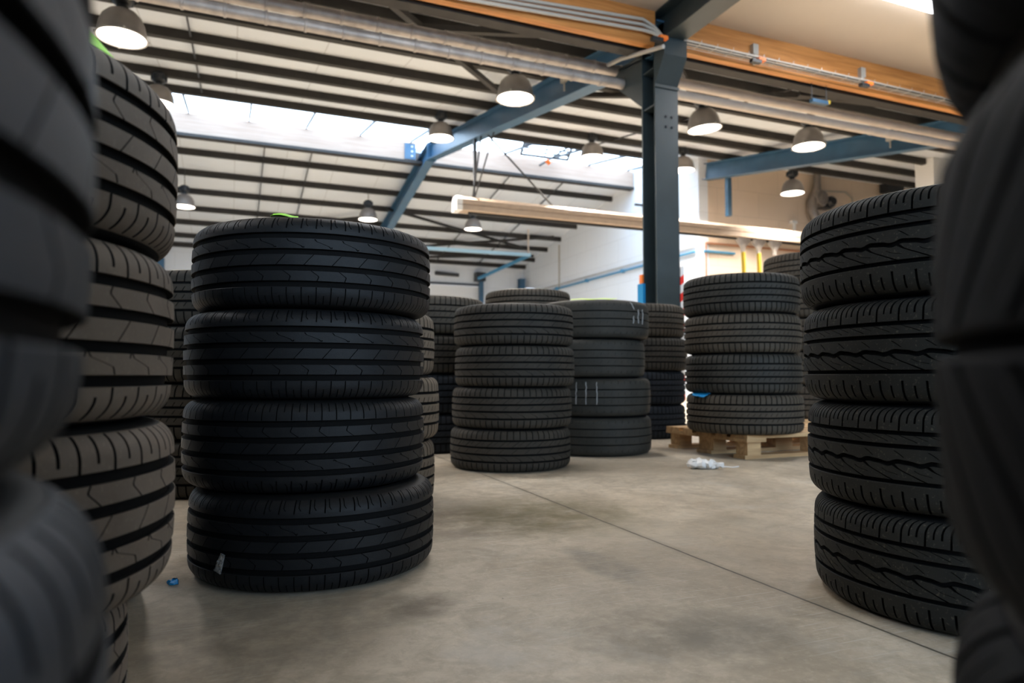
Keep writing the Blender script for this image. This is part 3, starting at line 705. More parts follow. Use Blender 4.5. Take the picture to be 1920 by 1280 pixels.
# steel frames
def isec(w, h, tf=0.016, tw=0.011):
    return [(-w / 2, 0), (w / 2, 0), (w / 2, tf), (tw / 2, tf), (tw / 2, h - tf), (w / 2, h - tf), (w / 2, h), (-w / 2, h), (-w / 2, h - tf), (-tw / 2, h - tf), (-tw / 2, tf), (-w / 2, tf)]
def rafter(X, y0, y1, lab, far=True):
    mb = MB(); yr = min(y1, YRG)
    mb.extrude(isec(0.2, RD - 0.01), (X, y0, zr1(y0)), (X, yr, zr1(yr)))
    if far:
        mb.extrude(isec(0.2, RD - 0.01), (X, YRG, zr2(YRG)), (X, YF, zr2(YF)))
        for sgn in (-1, 1): mb.box((X, YRG + sgn * 0.02, zr1(YRG) + 0.17), (0.2, 0.02, 0.40))
    return struct(mb.build('beam_rafter', M['blue_steel']), lab, 'rafter')
r1 = rafter(XC, YC - 0.05, YF, 'blue steel rafter rising from the grey column to the ridge')
r2 = rafter(9.85, YC, 12.5, 'blue steel rafter above the cream wall at right', False)
r0 = rafter(-2.35, YC, YF, 'blue steel rafter behind the left tyre stacks')
def far_post(X, lab):
    struct(MB().extrude(isec(0.2, 0.2), (X, YF - 0.22, 0), (X, YF - 0.22, zr2(YF)), (0, -1, 0)).build('column_far', M['blue_steel']), lab, 'column')
far_post(-1.95, 'blue steel post at the far wall behind the left stacks'); far_post(XC, 'blue steel post at the far wall behind the clean black stack')
far_post(9.5, 'blue steel post in the far corner by the gable')
# the grey column in front
col = struct(MB().extrude(isec(0.27, 0.25, 0.02, 0.012), (XC, YC + 0.12, 0), (XC, YC + 0.12, 3.82), (0, -1, 0)).build('column_near', M['grey_steel']), 'slate grey steel column rising behind the tyre stacks', 'column')
yf = YC + 0.12 - 0.25
MB().box((XC, YC, 0.01), (0.36, 0.36, 0.02)).build('base_plate', M['grey_steel'], col)
for sx in (-1, 1):
    for z in (at_y(1250, 218, yf).z, at_y(1250, 237, yf).z):
        MB().tube([(XC + sx * 0.035 + 0.03, yf, z), (XC + sx * 0.035 + 0.03, yf - 0.012, z)], 0.014, 8).build('bolt', M['black_iron'], col)
# head gussets
MB().prism([(yf, 3.42), (yf, 3.84), (yf - 0.16, 3.84), (yf - 0.16, 3.66)], 0, XC - 0.135, XC + 0.135).build('head_bracket', M['grey_steel'], col)
MB().prism([(YC + 0.12, 3.25), (YC + 0.12, 3.85), (YC + 0.9, zr1(YC + 0.9)), (YC + 0.9, zr1(YC + 0.9) - 0.03)], 0, XC - 0.1, XC + 0.1).build('haunch', M['grey_steel'], col)
MB().box((XC, yf - 0.008, 3.40), (0.29, 0.016, 0.03)).build('head_stiffener', M['grey_steel'], col)
for sz in (3.22, 3.6): MB().box((XC, YC - 0.005, sz), (0.25, 0.21, 0.014)).build('web_stiffener', M['grey_steel'], col)
# striped guard strip on the column's edge
hs = MB(); a0, a1 = at_y(1280, 755, 5.72).z, at_y(1280, 505, 5.72).z
nst = 16
for k in range(nst):
    z0, z1 = a0 + (a1 - a0) * k / nst, a0 + (a1 - a0) * (k + 1) / nst
    xa, xb = XC + 0.137, XC + 0.177
    vs = [(xa, yy, z0) for yy in (5.68, 5.80)] + [(xb, yy, z0 + 0.03) for yy in (5.80, 5.68)] + [(xa, yy, z1) for yy in (5.68, 5.80)] + [(xb, yy, z1 + 0.03) for yy in (5.80, 5.68)]
    hs.add(vs, [(0, 1, 2, 3), (4, 7, 6, 5), (0, 4, 5, 1), (1, 5, 6, 2), (2, 6, 7, 3), (3, 7, 4, 0)], k % 2)
h = hs.build('hazard_strip', [M['red'], M['white_metal']], col); h['label'] = 'red and white striped guard strip'
bx = MB(); p = at_y(1214, 545, 5.85)
bx.box((XC - 0.150, 5.95, p.z - 0.02), (0.03, 0.10, 0.20)); b_ = bx.build('switch_box', M['blue_plastic'], col); b_['label'] = 'blue box on the column edge'
MB().box((XC - 0.148, 5.95, p.z + 0.13), (0.02, 0.05, 0.09)).build('beacon', M['orange'], col)

# orange timber beam on the column line and the grey beam towards the viewer
ze = at_y(1469, 160, YC + 0.10).z
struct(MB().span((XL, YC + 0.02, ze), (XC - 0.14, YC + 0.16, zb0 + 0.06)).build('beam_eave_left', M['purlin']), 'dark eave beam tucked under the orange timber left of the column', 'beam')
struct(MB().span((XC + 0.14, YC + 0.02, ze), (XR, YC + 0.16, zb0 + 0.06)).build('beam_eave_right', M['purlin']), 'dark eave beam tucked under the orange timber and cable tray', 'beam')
struct(MB().span((XL, YC - 0.12, zb0), (XC - 0.12, YC - 0.04, zb1)).build('beam_timber_left', M['glulam']), 'orange timber beam carrying grey conduits, left of the column head', 'beam')
struct(MB().span((XC + 0.12, YC - 0.12, zb0), (XR, YC - 0.04, zb1)).build('beam_timber_right', M['glulam']), 'orange timber beam along the cable run, right of the column head', 'beam')
struct(MB().extrude(isec(0.24, 0.33), (XC, YB, NCZ - 0.34), (XC, YC - 0.0, NCZ - 0.34)).build('beam_near', M['grey_steel']), 'dark grey steel beam under the cream ceiling', 'beam')
# low eave strip above the timber beam
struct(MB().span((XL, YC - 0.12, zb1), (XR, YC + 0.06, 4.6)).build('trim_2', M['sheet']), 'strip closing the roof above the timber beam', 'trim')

# ------------------------------------------------------------------ services
# conduits on the left beam
yb = YC - 0.14
for k, (v0, v1) in enumerate(((0, 1), (1, 2), (2, 3))):
    mb = MB(); off = k * 0.055
    a = at_y(985, 0 + k * 9, yb - 0.03); b = at_y(1205, 36 + k * 10, yb - 0.03)
    pts = [a + (a - b) * 1.2, a, b, at_y(1226, 50 + k * 6, yb - 0.05), at_y(1240, 66 + k * 3, yb - 0.10), at_y(1248, 76, yb - 0.12)]
    tag(mb.tube(pts, 0.017, 8).build('conduit', M['conduit'], None, 40), ['upper grey conduit on the orange beam bending down at the column', 'middle grey conduit on the orange beam bending down at the column', 'lowest grey conduit on the orange beam bending down at the column'][k], 'conduit', 'conduits on the orange beam')
a, b = at_y(1140, 122, 6.3), at_y(1244, 87, yf - 0.18)
tag(MB().tube([a, a.lerp(b, 0.25) + Vector((0, 0, 0.02)), b], 0.022, 8).build('conduit', M['conduit'], None, 40), 'short grey conduit reaching past the column head to the rafter', 'conduit')
# cable run below the right beam
run = empty('cable_tray', (0, 0, 0))
tr0, tr1 = at_y(1244, 74, yb - 0.1), at_y(1800, 196, yb - 0.1)
zt = (tr0.z + tr1.z) / 2
run.location = (XC + 0.1, yb - 0.1, zt); tag(run, 'wire cable tray with cables below the orange beam', 'cable tray')
LEN = 7.5
for k in range(4): MB().tube([(0, -0.06 + 0.04 * k, 0.0), (LEN, -0.06 + 0.04 * k, 0.0)], 0.0035, 6).build('tray_wire', M['silver'], run)
for k in range(36): MB().tube([(k * 0.2, -0.075, 0.03), (k * 0.2, -0.07, 0.0), (k * 0.2, 0.07, 0.0), (k * 0.2, 0.075, 0.03)], 0.003, 6).build('tray_rib', M['silver'], run)
for k in range(4):
    pts = [(LEN * i / 24, -0.045 + 0.03 * k + random.uniform(-0.006, 0.006), 0.012 + random.uniform(0, 0.006)) for i in range(25)]
    MB().tube(pts, 0.008, 6).build('cable', [M['conduit'], M['black_iron']][k % 2], run, 40)
for i, u in enumerate((1412, 1613)):
    p = at_y(u, 95 + (u - 1412) * 0.215, YC - 0.125)
    tag(MB().box((p.x, YC - 0.145, p.z + 0.0), (0.07, 0.05, 0.11)).box((p.x, YC - 0.145, p.z - 0.09), (0.03, 0.04, 0.14)).build('tray_hanger', M['conduit']), ['grey clip on the orange beam nearer the column', 'grey clip on the orange beam farther right'][i], 'bracket', 'clips on the orange beam')
for i, (u, v) in enumerate(((1243, 71), (1427, 112), (1629, 157))):
    p = at_y(u, v, yb - 0.2); o = empty('junction_connector', p)
    MB().box((0, 0, 0), (0.09, 0.05, 0.035)).build('cap', M['orange'], o); MB().box((-0.07, 0.0, -0.03), (0.12, 0.05, 0.035)).build('socket', M['dark_steel'], o)
    tag(o, ['orange capped connector at the column head', 'orange capped connector below the beam, next after the column', 'orange capped connector farthest right on the cable tray'][i], 'connector', 'orange connectors on the cable tray')
# hanging bracket between beam and pipes
p = at_y(1535, 152, YC - 0.05); o = empty('ceiling_bracket', p); tag(o, 'small grey hanging bracket on two rods below the cable tray', 'bracket')
MB().bar((-0.14, 0, 0), (0.16, 0, 0), 0.05, 0.05).build('top_bar', M['dark_steel'], o)
lo = at_y(1540, 192, YC - 0.05) - p
MB().bar((-0.12, 0, lo.z), (0.12, 0, lo.z), 0.05, 0.04).build('lower_bar', M['blue_steel'], o)
for sx in (-0.11, 0.11): MB().tube([(sx, 0, 0), (sx, 0, lo.z)], 0.006, 6).build('hanger_rod', M['dark_steel'], o)
MB().box((0.13, 0, lo.z + 0.01), (0.03, 0.05, 0.04)).build('clip', M['yellow'], o)
# twin pipes
def twin(y, z, r, x0, x1, ribbed, lab):
    mb = MB()
    if ribbed:
        pts, rr = [], []; X = x0
        while X < x1:
            for dx, k in ((0, 1.0), (0.30, 1.0), (0.305, 1.14), (0.325, 1.14), (0.33, 1.0)):
                if X + dx <= x1: pts.append((X + dx, y, z)); rr.append(r * k)
            X += 0.34
        mb.tube(pts, rr, 14)
    else: mb.tube([(x0, y, z), (x1, y, z)], r, 16)
    return tag(mb.build('overhead_pipe', M['duct' if ribbed else 'pipe_white'], None, 35), lab, 'pipe', 'twin overhead pipes')
pu = at_y(1000, 100, 6.5); pl_ = at_y(1000, 123, 6.38)
zz0, zz1 = at_y(1000, 103, 6.5).z, at_y(1000, 127, 6.36).z
twin(6.5, zz0, 0.062, XL + 0.1, 4.35, True, 'upper banded metal duct crossing under the roof, left of the column')
twin(6.36, zz1, 0.055, XL + 0.1, 4.35, True, 'lower banded metal duct crossing under the roof, left of the column')
twin(6.5, zz0, 0.060, 4.35, XR, False, 'upper smooth pale pipe running on behind the column to the right')
twin(6.36, zz1, 0.053, 4.35, XR, False, 'lower smooth pale pipe running on behind the column to the right')
# clamps on the rafters
for i, (u, v, X) in enumerate(((1058, 152, XC), (1669, 262, 9.85))):
    p = at_x(u, v, X - 0.1); o = empty('beam_clamp', p)
    MB().box((0, 0, 0.03), (0.06, 0.12, 0.08)).build('clamp_body', M['silver'], o); MB().tube([(0, 0, 0), (0, 0, -0.13)], 0.012, 8).build('stud', M['silver'], o)
    tag(o, ['silver clamp on the long rafter beside the middle pipes', 'silver clamp on the rafter above the cream wall'][i], 'clamp', 'rafter clamps')
# hoist trolley hanging at the top
p = at_y(672, 12, 7.3); o = empty('hanging_hook', p); tag(o, 'small yellow and black hook unit hanging from a purlin at the top', 'hook')
MB().box((0, 0, 0), (0.07, 0.06, 0.09)).build('hook_block', M['yellow'], o); MB().box((-0.02, 0, -0.10), (0.09, 0.05, 0.10)).build('hook', M['black_iron'], o)
MB().tube([(0, 0, 0.04), (0, 0, zr1(7.3) + RD - p.z)], 0.008, 6).build('wire', M['dark_steel'], o)

# ------------------------------------------------------------------ exhaust extraction rail
YR = 11.5
e0 = at_y(858, 383, YR); e1x = 14.5
rail = empty('exhaust_rail', e0); tag(rail, 'long pale aluminium extraction rail hung below the rafter', 'rail')
sec = [(-0.14, -0.12), (-0.03, -0.12), (-0.03, -0.09), (0.03, -0.09), (0.03, -0.12), (0.14, -0.12), (0.14, -0.03), (0.12, -0.02), (0.14, -0.01), (0.14, 0.07), (0.08, 0.13), (-0.08, 0.13), (-0.14, 0.07), (-0.14, -0.01), (-0.12, -0.02), (-0.14, -0.03)]
MB().extrude(sec, (0.05, 0, 0), (e1x - e0.x, 0, 0)).build('rail_profile', M['alu'], rail)
MB().extrude([(a * 1.05, b * 1.05) for a, b in sec], (-0.06, 0, 0), (0.05, 0, 0)).build('end_cap', M['white_metal'], rail)
MB().bar((0.2, 0, -0.14), (e1x - e0.x, 0, -0.14), 0.05, 0.035).build('rail_lip', M['black_rubber'], rail)
zr = zr1(YR) - e0.z
for a, b, r in (((XC - e0.x - 0.05, -0.4, zr1(YR - 0.4) - e0.z), (0.28, 0, 0.12), 0.016), ((XC - e0.x - 0.02, 0.1, zr), (0.32, 0, 0.12), 0.016),
                ((XC - e0.x, -0.9, zr1(YR - 0.9) - e0.z), (0.30, -0.05, 0.12), 0.014), ((XC - e0.x, -0.6, zr1(YR - 0.6) - e0.z), (1.9, 0, 0.12), 0.016)):
    MB().tube([a, b], r, 8).build('hanger_rod', M['dark_steel'], rail)
MB().bar((XC - e0.x - 0.06, -0.1, zr), (XC - e0.x - 0.06, -0.1, 0.55), 0.05, 0.05, (0, 1, 0)).build('hanger_post', M['dark_steel'], rail)
# trolleys with yellow hoses
for i, u in enumerate((1393, 1422, 1452)):
    p = at_y(u, 452, YR); p.z = e0.z - 0.125
    o = empty('hose_trolley', p)
    m_ = MB().lathe([(0.0, 0.0), (0.19, 0.0), (0.19, -0.05), (0.06, -0.20), (0.055, -0.30), (0.0, -0.30)], 16); m_.v = [(x, y_ * 0.45, z_) for x, y_, z_ in m_.v]
    m_.build('funnel', M['duct'], o, 40)
    if i < 2: MB().tube([(0, 0, -0.29), (0.01, 0, -0.6), (0.03, 0.02, -1.1)], 0.045, 10).build('hose', M['yellow'], o, 40)
    tag(o, ['funnel trolley with yellow hose on the extraction rail, nearest the column', 'funnel trolley with yellow hose, in the middle of three on the rail', 'funnel trolley without visible hose on the extraction rail'][i], 'trolley', 'hose trolleys on the rail')
# blue post below the right rafter
p0, p1 = at_y(1365, 322, 11.9), at_y(1365, 405, 11.9)
struct(MB().bar((p0.x, 11.9, zr1(11.9)), (p0.x, 11.9, p1.z), 0.1, 0.1, (0, 1, 0)).build('beam_drop_post', M['blue_steel']), 'short blue post hanging from the right rafter', 'post')
# fan and duct on the cream wall
p = at_y(1527, 375, YW - 0.02); o = empty('extractor_fan', (p.x, YW, p.z)); tag(o, 'silver extractor fan with curved duct on the cream wall', 'fan')
mb = MB(); rot = Matrix.Rotation(PI / 2, 3, 'X')
def lathe_y(prof, n=24):
    m_ = MB(); m_.lathe(prof, n); m_.v = [tuple(rot @ Vector(v)) for v in m_.v]; return m_
lathe_y([(0.0, 0.02), (0.19, 0.02), (0.215, 0.06), (0.215, 0.22), (0.18, 0.28), (0.09, 0.30), (0.08, 0.34), (0.0, 0.34)]).build('fan_housing', M['dome'], o, 35)
m_ = lathe_y([(0.0, 0.0), (0.13, 0.0), (0.14, 0.05), (0.14, 0.25), (0.09, 0.32), (0, 0.32)], 16); m_.v = [(x + 0.32, y_, z_ - 0.06) for x, y_, z_ in m_.v]
m_.build('fan_motor', M['black_iron'], o, 35)
MB().box((0.2, -0.12, -0.2), (0.3, 0.2, 0.05)).box((0.18, -0.1, 0.12), (0.22, 0.12, 0.06)).build('fan_bracket', M['black_iron'], o)
MB().tube([(-0.06, -0.14, 0.12), (-0.05, -0.16, 0.4), (-0.04, -0.16, 0.9)], [0.12, 0.085, 0.08], 14).build('upper_duct', M['dome'], o, 40)
MB().tube([(-0.12, -0.14, 0.05), (-0.24, -0.16, -0.12), (-0.25, -0.18, -0.32), (-0.14, -0.2, -0.55), (0.05, -0.22, -0.85)], [0.1, 0.12, 0.12, 0.12, 0.12], 16).build('lower_duct', M['dome'], o, 40)
pts = [at_y(1545, 358, YW - 0.03), at_y(1585, 360, YW - 0.03), at_y(1598, 372, YW - 0.03), at_y(1600, 400, YW - 0.03)]
tag(MB().tube(pts, 0.02, 8).build('conduit', M['conduit'], None, 40), 'thin conduit bending down beside the extractor fan', 'conduit')
p = at_y(1662, 350, YW - 0.15)
tag(MB().box((p.x, YW - 0.15, p.z), (0.22, 0.22, 0.32)).box((p.x + 0.35, YW - 0.12, p.z - 0.02), (0.5, 0.12, 0.16)).build('wall_speaker', M['black_iron']), 'small black box high on the cream wall by the right stack', 'speaker')
p = at_y(1490, 416, YW - 0.1)
o = empty('wall_sensor', (p.x, YW - 0.06, p.z)); tag(o, 'small white sensor on the cream wall under the lamp', 'sensor')
MB().box((0, 0, 0), (0.16, 0.1, 0.07)).build('sensor_head', M['white_metal'], o); MB().box((0.02, 0.0, -0.16), (0.05, 0.06, 0.26)).build('stem', M['white_metal'], o)
# white duct column at right
struct(MB().span((at_y(1750, 300, 9.3).x, 9.3, 0), (at_y(1800, 300, 9.3).x, 9.7, at_y(1770, 272, 9.3).z)).build('column_white', M['white_metal']), 'white pillar beside the blurred right stack', 'pillar')
# pipes on the gable
pts = [(XW - 0.04, 19.9, at_x(1050, 540, XW).z), (XW - 0.04, YW + 0.3, at_x(1050, 540, XW).z)]
zp = at_x(1130, 519, XW).z
o = empty('wall_pipe', (XW - 0.05, YW, zp)); tag(o, 'blue pipe running along the white gable wall', 'pipe')
MB().tube([(0, 0.1, 0), (0, 8.8, 0)], 0.03, 8).build('pipe_run', M['blue_pipe'], o, 40)
for k in range(4): MB().box((0, 1.2 + 2 * k, 0), (0.09, 0.1, 0.09)).build('pipe_clamp', M['blue_pipe'], o)
zp2 = at_x(1130, 511, XW).z
tag(MB().tube([(XW - 0.03, YW + 0.1, zp2), (XW - 0.03, 21.2, zp2)], 0.015, 8).build('wall_cable', M['conduit'], None, 40), 'thin grey cable above the blue pipe on the gable wall', 'cable')
p = at_x(1050, 500, XW)
tag(MB().tube([(XW - 0.03, p.y, zr2(p.y) + RD - 0.1), (XW - 0.03, p.y, 2.4)], 0.025, 8).build('downpipe', M['conduit'], None, 40), 'vertical grey conduit on the white gable wall', 'conduit')
p = at_x(1206, 385, XW)
tag(MB().bar((XW - 0.25, p.y, p.z), (XW, p.y, p.z), 0.05, 0.05).build('wall_bracket', M['dark_steel']), 'small dark bracket on the gable next to the column', 'bracket')
zb = at_y(1420, 466, YW).z
o = tag(MB().tube([(XW + 0.1, YW - 0.04, zp), (at_y(1375, 470, YW).x, YW - 0.04, zp)], 0.03, 8).build('wall_pipe', M['blue_pipe'], None, 40), 'short blue pipe turning onto the cream wall', 'pipe')
tag(MB().tube([(at_y(1322, 464, YW).x, YW - 0.03, 2.0), (at_y(1322, 464, YW).x, YW - 0.03, zb + 0.02), (13.8, YW - 0.03, zb + 0.02)], 0.022, 8).build('wall_pipe', plain('copper pipe', (0.45, 0.20, 0.11), 0.4, 0.3), None, 40), 'thin copper coloured pipe on the cream wall below the rail', 'pipe')
# far wall fittings
a, b = at_y(800, 465, 19.2), at_y(994, 478, 19.2); c_ = at_y(897, 522, 21.6)
o = empty('gate_track', a); tag(o, 'pale blue overhead door track below the far roof slope', 'door track')
MB().bar((0, 0, 0), b - a, 0.07, 0.10).build('track_bar', plain('pale blue track', (0.35, 0.55, 0.68), 0.4), o)
MB().bar(b - a, c_ - a, 0.07, 0.09).build('track_bar', M['blue_pipe'], o)
hz = s2(b.y) - b.z
MB().tube([b - a - Vector((0.06, 0, 0)), b - a + Vector((-0.06, 0, hz + a.z - a.z))], 0.025, 8).build('track_hanger', M['pipe_white'], o)
p = at_y(900, 519, YF - 0.2); o = empty('door_motor', p); tag(o, 'dark door motor on a blue post at the far wall', 'motor')
MB().box((0, 0, 0), (0.34, 0.28, 0.30)).build('motor_case', M['dark_steel'], o); MB().box((0.06, 0.05, -0.5), (0.14, 0.14, 0.8)).build('motor_post', M['blue_steel'], o)
p = at_y(838, 513, YF - 0.1)
tag(MB().tube([(p.x - 0.42, YF - 0.12, p.z), (p.x + 0.42, YF - 0.12, p.z - 0.03)], [0.07, 0.06], 10).build('door_spring', M['dark_steel'], None, 40), 'dark door spring above the far sectional door', 'spring')

# ------------------------------------------------------------------ lamps
LG = 'dome lamps under the roof'
def make_lamp():
    root = empty('dome_lamp')
    R = 0.235
    prof = [(R, 0.0), (R + 0.006, 0.004), (R + 0.004, 0.012), (R - 0.004, 0.02), (R - 0.010, 0.07), (R - 0.024, 0.14), (R - 0.052, 0.21), (R - 0.10, 0.265), (0.085, 0.29), (0.07, 0.298), (0.0, 0.298)]
    inner = [(R, 0.0), (R - 0.006, 0.006), (R - 0.016, 0.055), (R - 0.04, 0.13), (R - 0.1, 0.2), (0.0, 0.22)]
    MB().lathe(prof, 40).build('shade', M['dome'], root, 40)
    MB().lathe(inner, 40).build('reflector', M['white_metal'], root, 40)
    MB().lathe([(0.0, 0.012), (R - 0.012, 0.012)], 40).build('lens', M['lens'], root)
    rg = MB().lathe([(R - 0.012, 0.004), (R + 0.008, 0.0), (R + 0.010, 0.01), (R - 0.012, 0.012)], 40, closed=True).build('rim', M['silver'], root, 40)
    for k in range(4): MB().box(((R + 0.008) * math.cos(k * PI / 2), (R + 0.008) * math.sin(k * PI / 2), 0.012), (0.02, 0.02, 0.03)).build('rim_clip', M['silver'], rg)
    hs_ = MB().lathe([(0.0, 0.29), (0.05, 0.29), (0.052, 0.34), (0.085, 0.355), (0.105, 0.385), (0.105, 0.455), (0.075, 0.495), (0.03, 0.51), (0.0, 0.51)], 20).build('housing', M['black_iron'], root, 35)
    for k in range(10): MB().box((0.11 * math.cos(k * PI / 5), 0.11 * math.sin(k * PI / 5), 0.42), (0.02, 0.012, 0.08), rot=Matrix.Rotation(k * PI / 5, 3, 'Z')).build('fin', M['black_iron'], hs_)
    l = bpy.data.lights.new('lamp_light', 'AREA'); l.shape = 'DISK'; l.size = 0.42; l.energy = LAMP_W; l.spread = math.radians(125); l.color = (1.0, 0.895, 0.775)
    lo_ = bpy.data.objects.new('lamp_light', l); C.objects.link(lo_); lo_.location = (0, 0, 0.004); lo_.parent = root
    return root
LAMP_W = 50.0
lamp0 = make_lamp()
LAMPS = [(228, 72, 7.8, 'large dome lamp at upper left, closest above the brown stack'), (966, 186, 7.8, 'dome lamp in front of the long blue rafter'),
         (1321, 243, 7.8, 'dome lamp just right of the grey column, tilted'), (1516, 276, 7.8, 'dome lamp in front of the right rafter'),
         (297, 196, 11.75, 'dome lamp half hidden by the top brown tyre'), (826, 260, 11.75, 'dome lamp left of the rafter bend below the skylight'),
         (1110, 296, 11.75, 'dome lamp in front of the pale beam, left of the column'), (1281, 320, 11.75, 'dome lamp half hidden behind the grey column'),
         (345, 388, 17.3, 'small far dome lamp beside the brown stack'), (690, 412, 17.3, 'small far dome lamp above the clean black stack'),
         (887, 430, 17.3, 'small far dome lamp below the end of the extraction rail'), (1486, 363, 10.9, 'dome lamp hanging before the cream wall by the fan')]
for i, (u, v, Y, lab) in enumerate(LAMPS):
    o = lamp0 if i == 0 else copy_tree(lamp0)
    p = at_y(u, v, Y); o.location = p; o.rotation_euler = (0, 0, random.uniform(0, 1))
    top = (zr1(Y) if Y < YRG else zr2(Y)) + RD + PH
    if i == 2: o.rotation_euler = (0, math.radians(-6), 0)
    MB().tube([(0, 0, 0.50), (0, 0, max(0.52, top - PH * 0.5 - p.z))], 0.008, 6).build('wire', M['dark_steel'], o)
    tag(o, lab, 'lamp', LG)
# fluorescent battens on the cream ceiling, one in view, two added out of view
def batten(X, Y, lab):
    o = empty('batten_light', (X, Y, NCZ)); 
    MB().box((0, 0, -0.03), (1.5, 0.16, 0.06)).build('batten_body', M['white_metal'], o)
    MB().box((0, 0, -0.075), (1.46, 0.13, 0.03)).build('diffuser', M['tube'], o); tag(o, lab, 'light', 'ceiling battens')
    l = bpy.data.lights.new('batten_lamp', 'AREA'); l.shape = 'RECTANGLE'; l.size = 1.4; l.size_y = 0.12; l.energy = 18; l.color = (0.93, 0.96, 1.0)
    lo_ = bpy.data.objects.new('batten_lamp', l); C.objects.link(lo_); lo_.location = (0, 0, -0.095); lo_.parent = o
    return o
pf = at_z(1700, 2, NCZ - 0.09)
batten(pf.x + 0.1, pf.y, 'white batten light on the cream ceiling at upper right')
for k_ in (1, 2): batten(pf.x + 0.1 - 4.4 * k_, pf.y - 0.6, ['', 'added unseen batten light on the cream ceiling above the viewer, nearer the column', 'added unseen batten light on the cream ceiling above the left stacks'][k_])  # two unseen battens added to brighten the near floor

# ------------------------------------------------------------------ small things
def sheet_piece(name, mat, pts, nx=6, ny=4, bend=None, th=0.0008, parent=None):
    """thin crumpled sheet over a quad, with thickness"""
    a, b, c, d = [Vector(p) for p in pts]; V = []
    for s_ in (0, 1):
        for j in range(ny + 1):
            for i in range(nx + 1):
                u, v = i / nx, j / ny
                p = a.lerp(b, u).lerp(d.lerp(c, u), v)
                if bend: p = p + bend(u, v)
                V.append(p + Vector((0, 0, th * s_)))
    n = (nx + 1) * (ny + 1); F = []
    for j in range(ny):
        for i in range(nx):
            q = (j * (nx + 1) + i, j * (nx + 1) + i + 1, (j + 1) * (nx + 1) + i + 1, (j + 1) * (nx + 1) + i)
            F.append(q[::-1]); F.append(tuple(x + n for x in q))
    ring = [i for i in range(nx + 1)] + [j * (nx + 1) + nx for j in range(1, ny + 1)] + [ny * (nx + 1) + i for i in range(nx - 1, -1, -1)] + [j * (nx + 1) for j in range(ny - 1, 0, -1)]
    for i in range(len(ring)):
        x0, x1 = ring[i], ring[(i + 1) % len(ring)]; F.append((x0, x1, x1 + n, x0 + n))
    return MB().add(V, F).build(name, mat, parent, 60)
def crumple(a): 
    rnd = random.Random(3); T = {}
    def f(u, v):
        k = (round(u, 3), round(v, 3))
        if k not in T: T[k] = Vector((rnd.uniform(-a, a), rnd.uniform(-a, a), rnd.uniform(0, a)))
        return T[k]
    return f
# green slips on the tyre stacks
tx, ty, tz = s_main[3].location; zt_ = tz + W1 / 2
fw = Vector((math.sin(YAW), math.cos(YAW), 0))
cdir = Vector((tx, ty, 0)).normalized(); sdir = Vector((cdir.y, -cdir.x, 0))
q = Vector((tx, ty, zt_ + 0.001)) - cdir * 0.262 - sdir * 0.075
tag(sheet_piece('paper_slip', M['green'], [q - sdir * 0.03, q + sdir * 0.03, q + sdir * 0.03 + cdir * 0.09, q - sdir * 0.03 + cdir * 0.09], bend=lambda u, v: Vector((0, 0, 0.024 * v * v + 0.003 * math.sin(5 * u)))),
    'bright green paper slip curling up on the clean black stack', 'paper', 'green paper slips')
tx, ty, tz = s_brown[3].location; zt_ = tz + W1 / 2
zt_ += 0.0008
ga, gb = at_z(160, 80, zt_), at_z(238, 108, zt_)
def ring(p_, r, z): d_ = Vector((p_.x - tx, p_.y - ty, 0)).normalized(); return Vector((tx, ty, 0)) + d_ * r + Vector((0, 0, z))
tag(sheet_piece('paper_slip', M['green'], [ring(ga, 0.306, zt_), ring(gb, 0.306, zt_), ring(gb, 0.262, zt_), ring(ga, 0.262, zt_)], nx=10, bend=lambda u, v: Vector((0, 0, 0.048 * v + 0.004 * math.sin(9 * u) * v))),
    'wide bright green paper on top of the brown dusty stack', 'paper', 'green paper slips')
tx, ty, tz = s_smooth[3].location; zt_ = tz + 0.12 + 0.001
cdir = Vector((tx, ty, 0)).normalized(); sdir = Vector((cdir.y, -cdir.x, 0)); q = Vector((tx, ty, zt_)) - cdir * 0.29
tag(sheet_piece('paper_slip', M['lime'], [q - sdir * 0.14, q + sdir * 0.13, q + sdir * 0.15 + cdir * 0.12, q - sdir * 0.14 + cdir * 0.12], nx=8, bend=lambda u, v: Vector((0, 0, 0.018 * v + 0.004 * math.sin(7 * u) ** 2))),
    'yellow green paper lying on the chalk marked stack', 'paper', 'green paper slips')
tx, ty, tz = s_tall[4].location; q = Vector((tx, ty, tz + 0.1145)) - Vector((tx, ty, 0)).normalized() * 0.27
tag(sheet_piece('plastic_scrap', M['blue_plastic'], [q + Vector((0.0, 0, 0)), q + Vector((0.07, 0, 0)), q + Vector((0.07, 0.05, 0.012)), q + Vector((0, 0.05, 0.012))]), 'tiny blue plastic scrap on the tall brown stack', 'plastic')
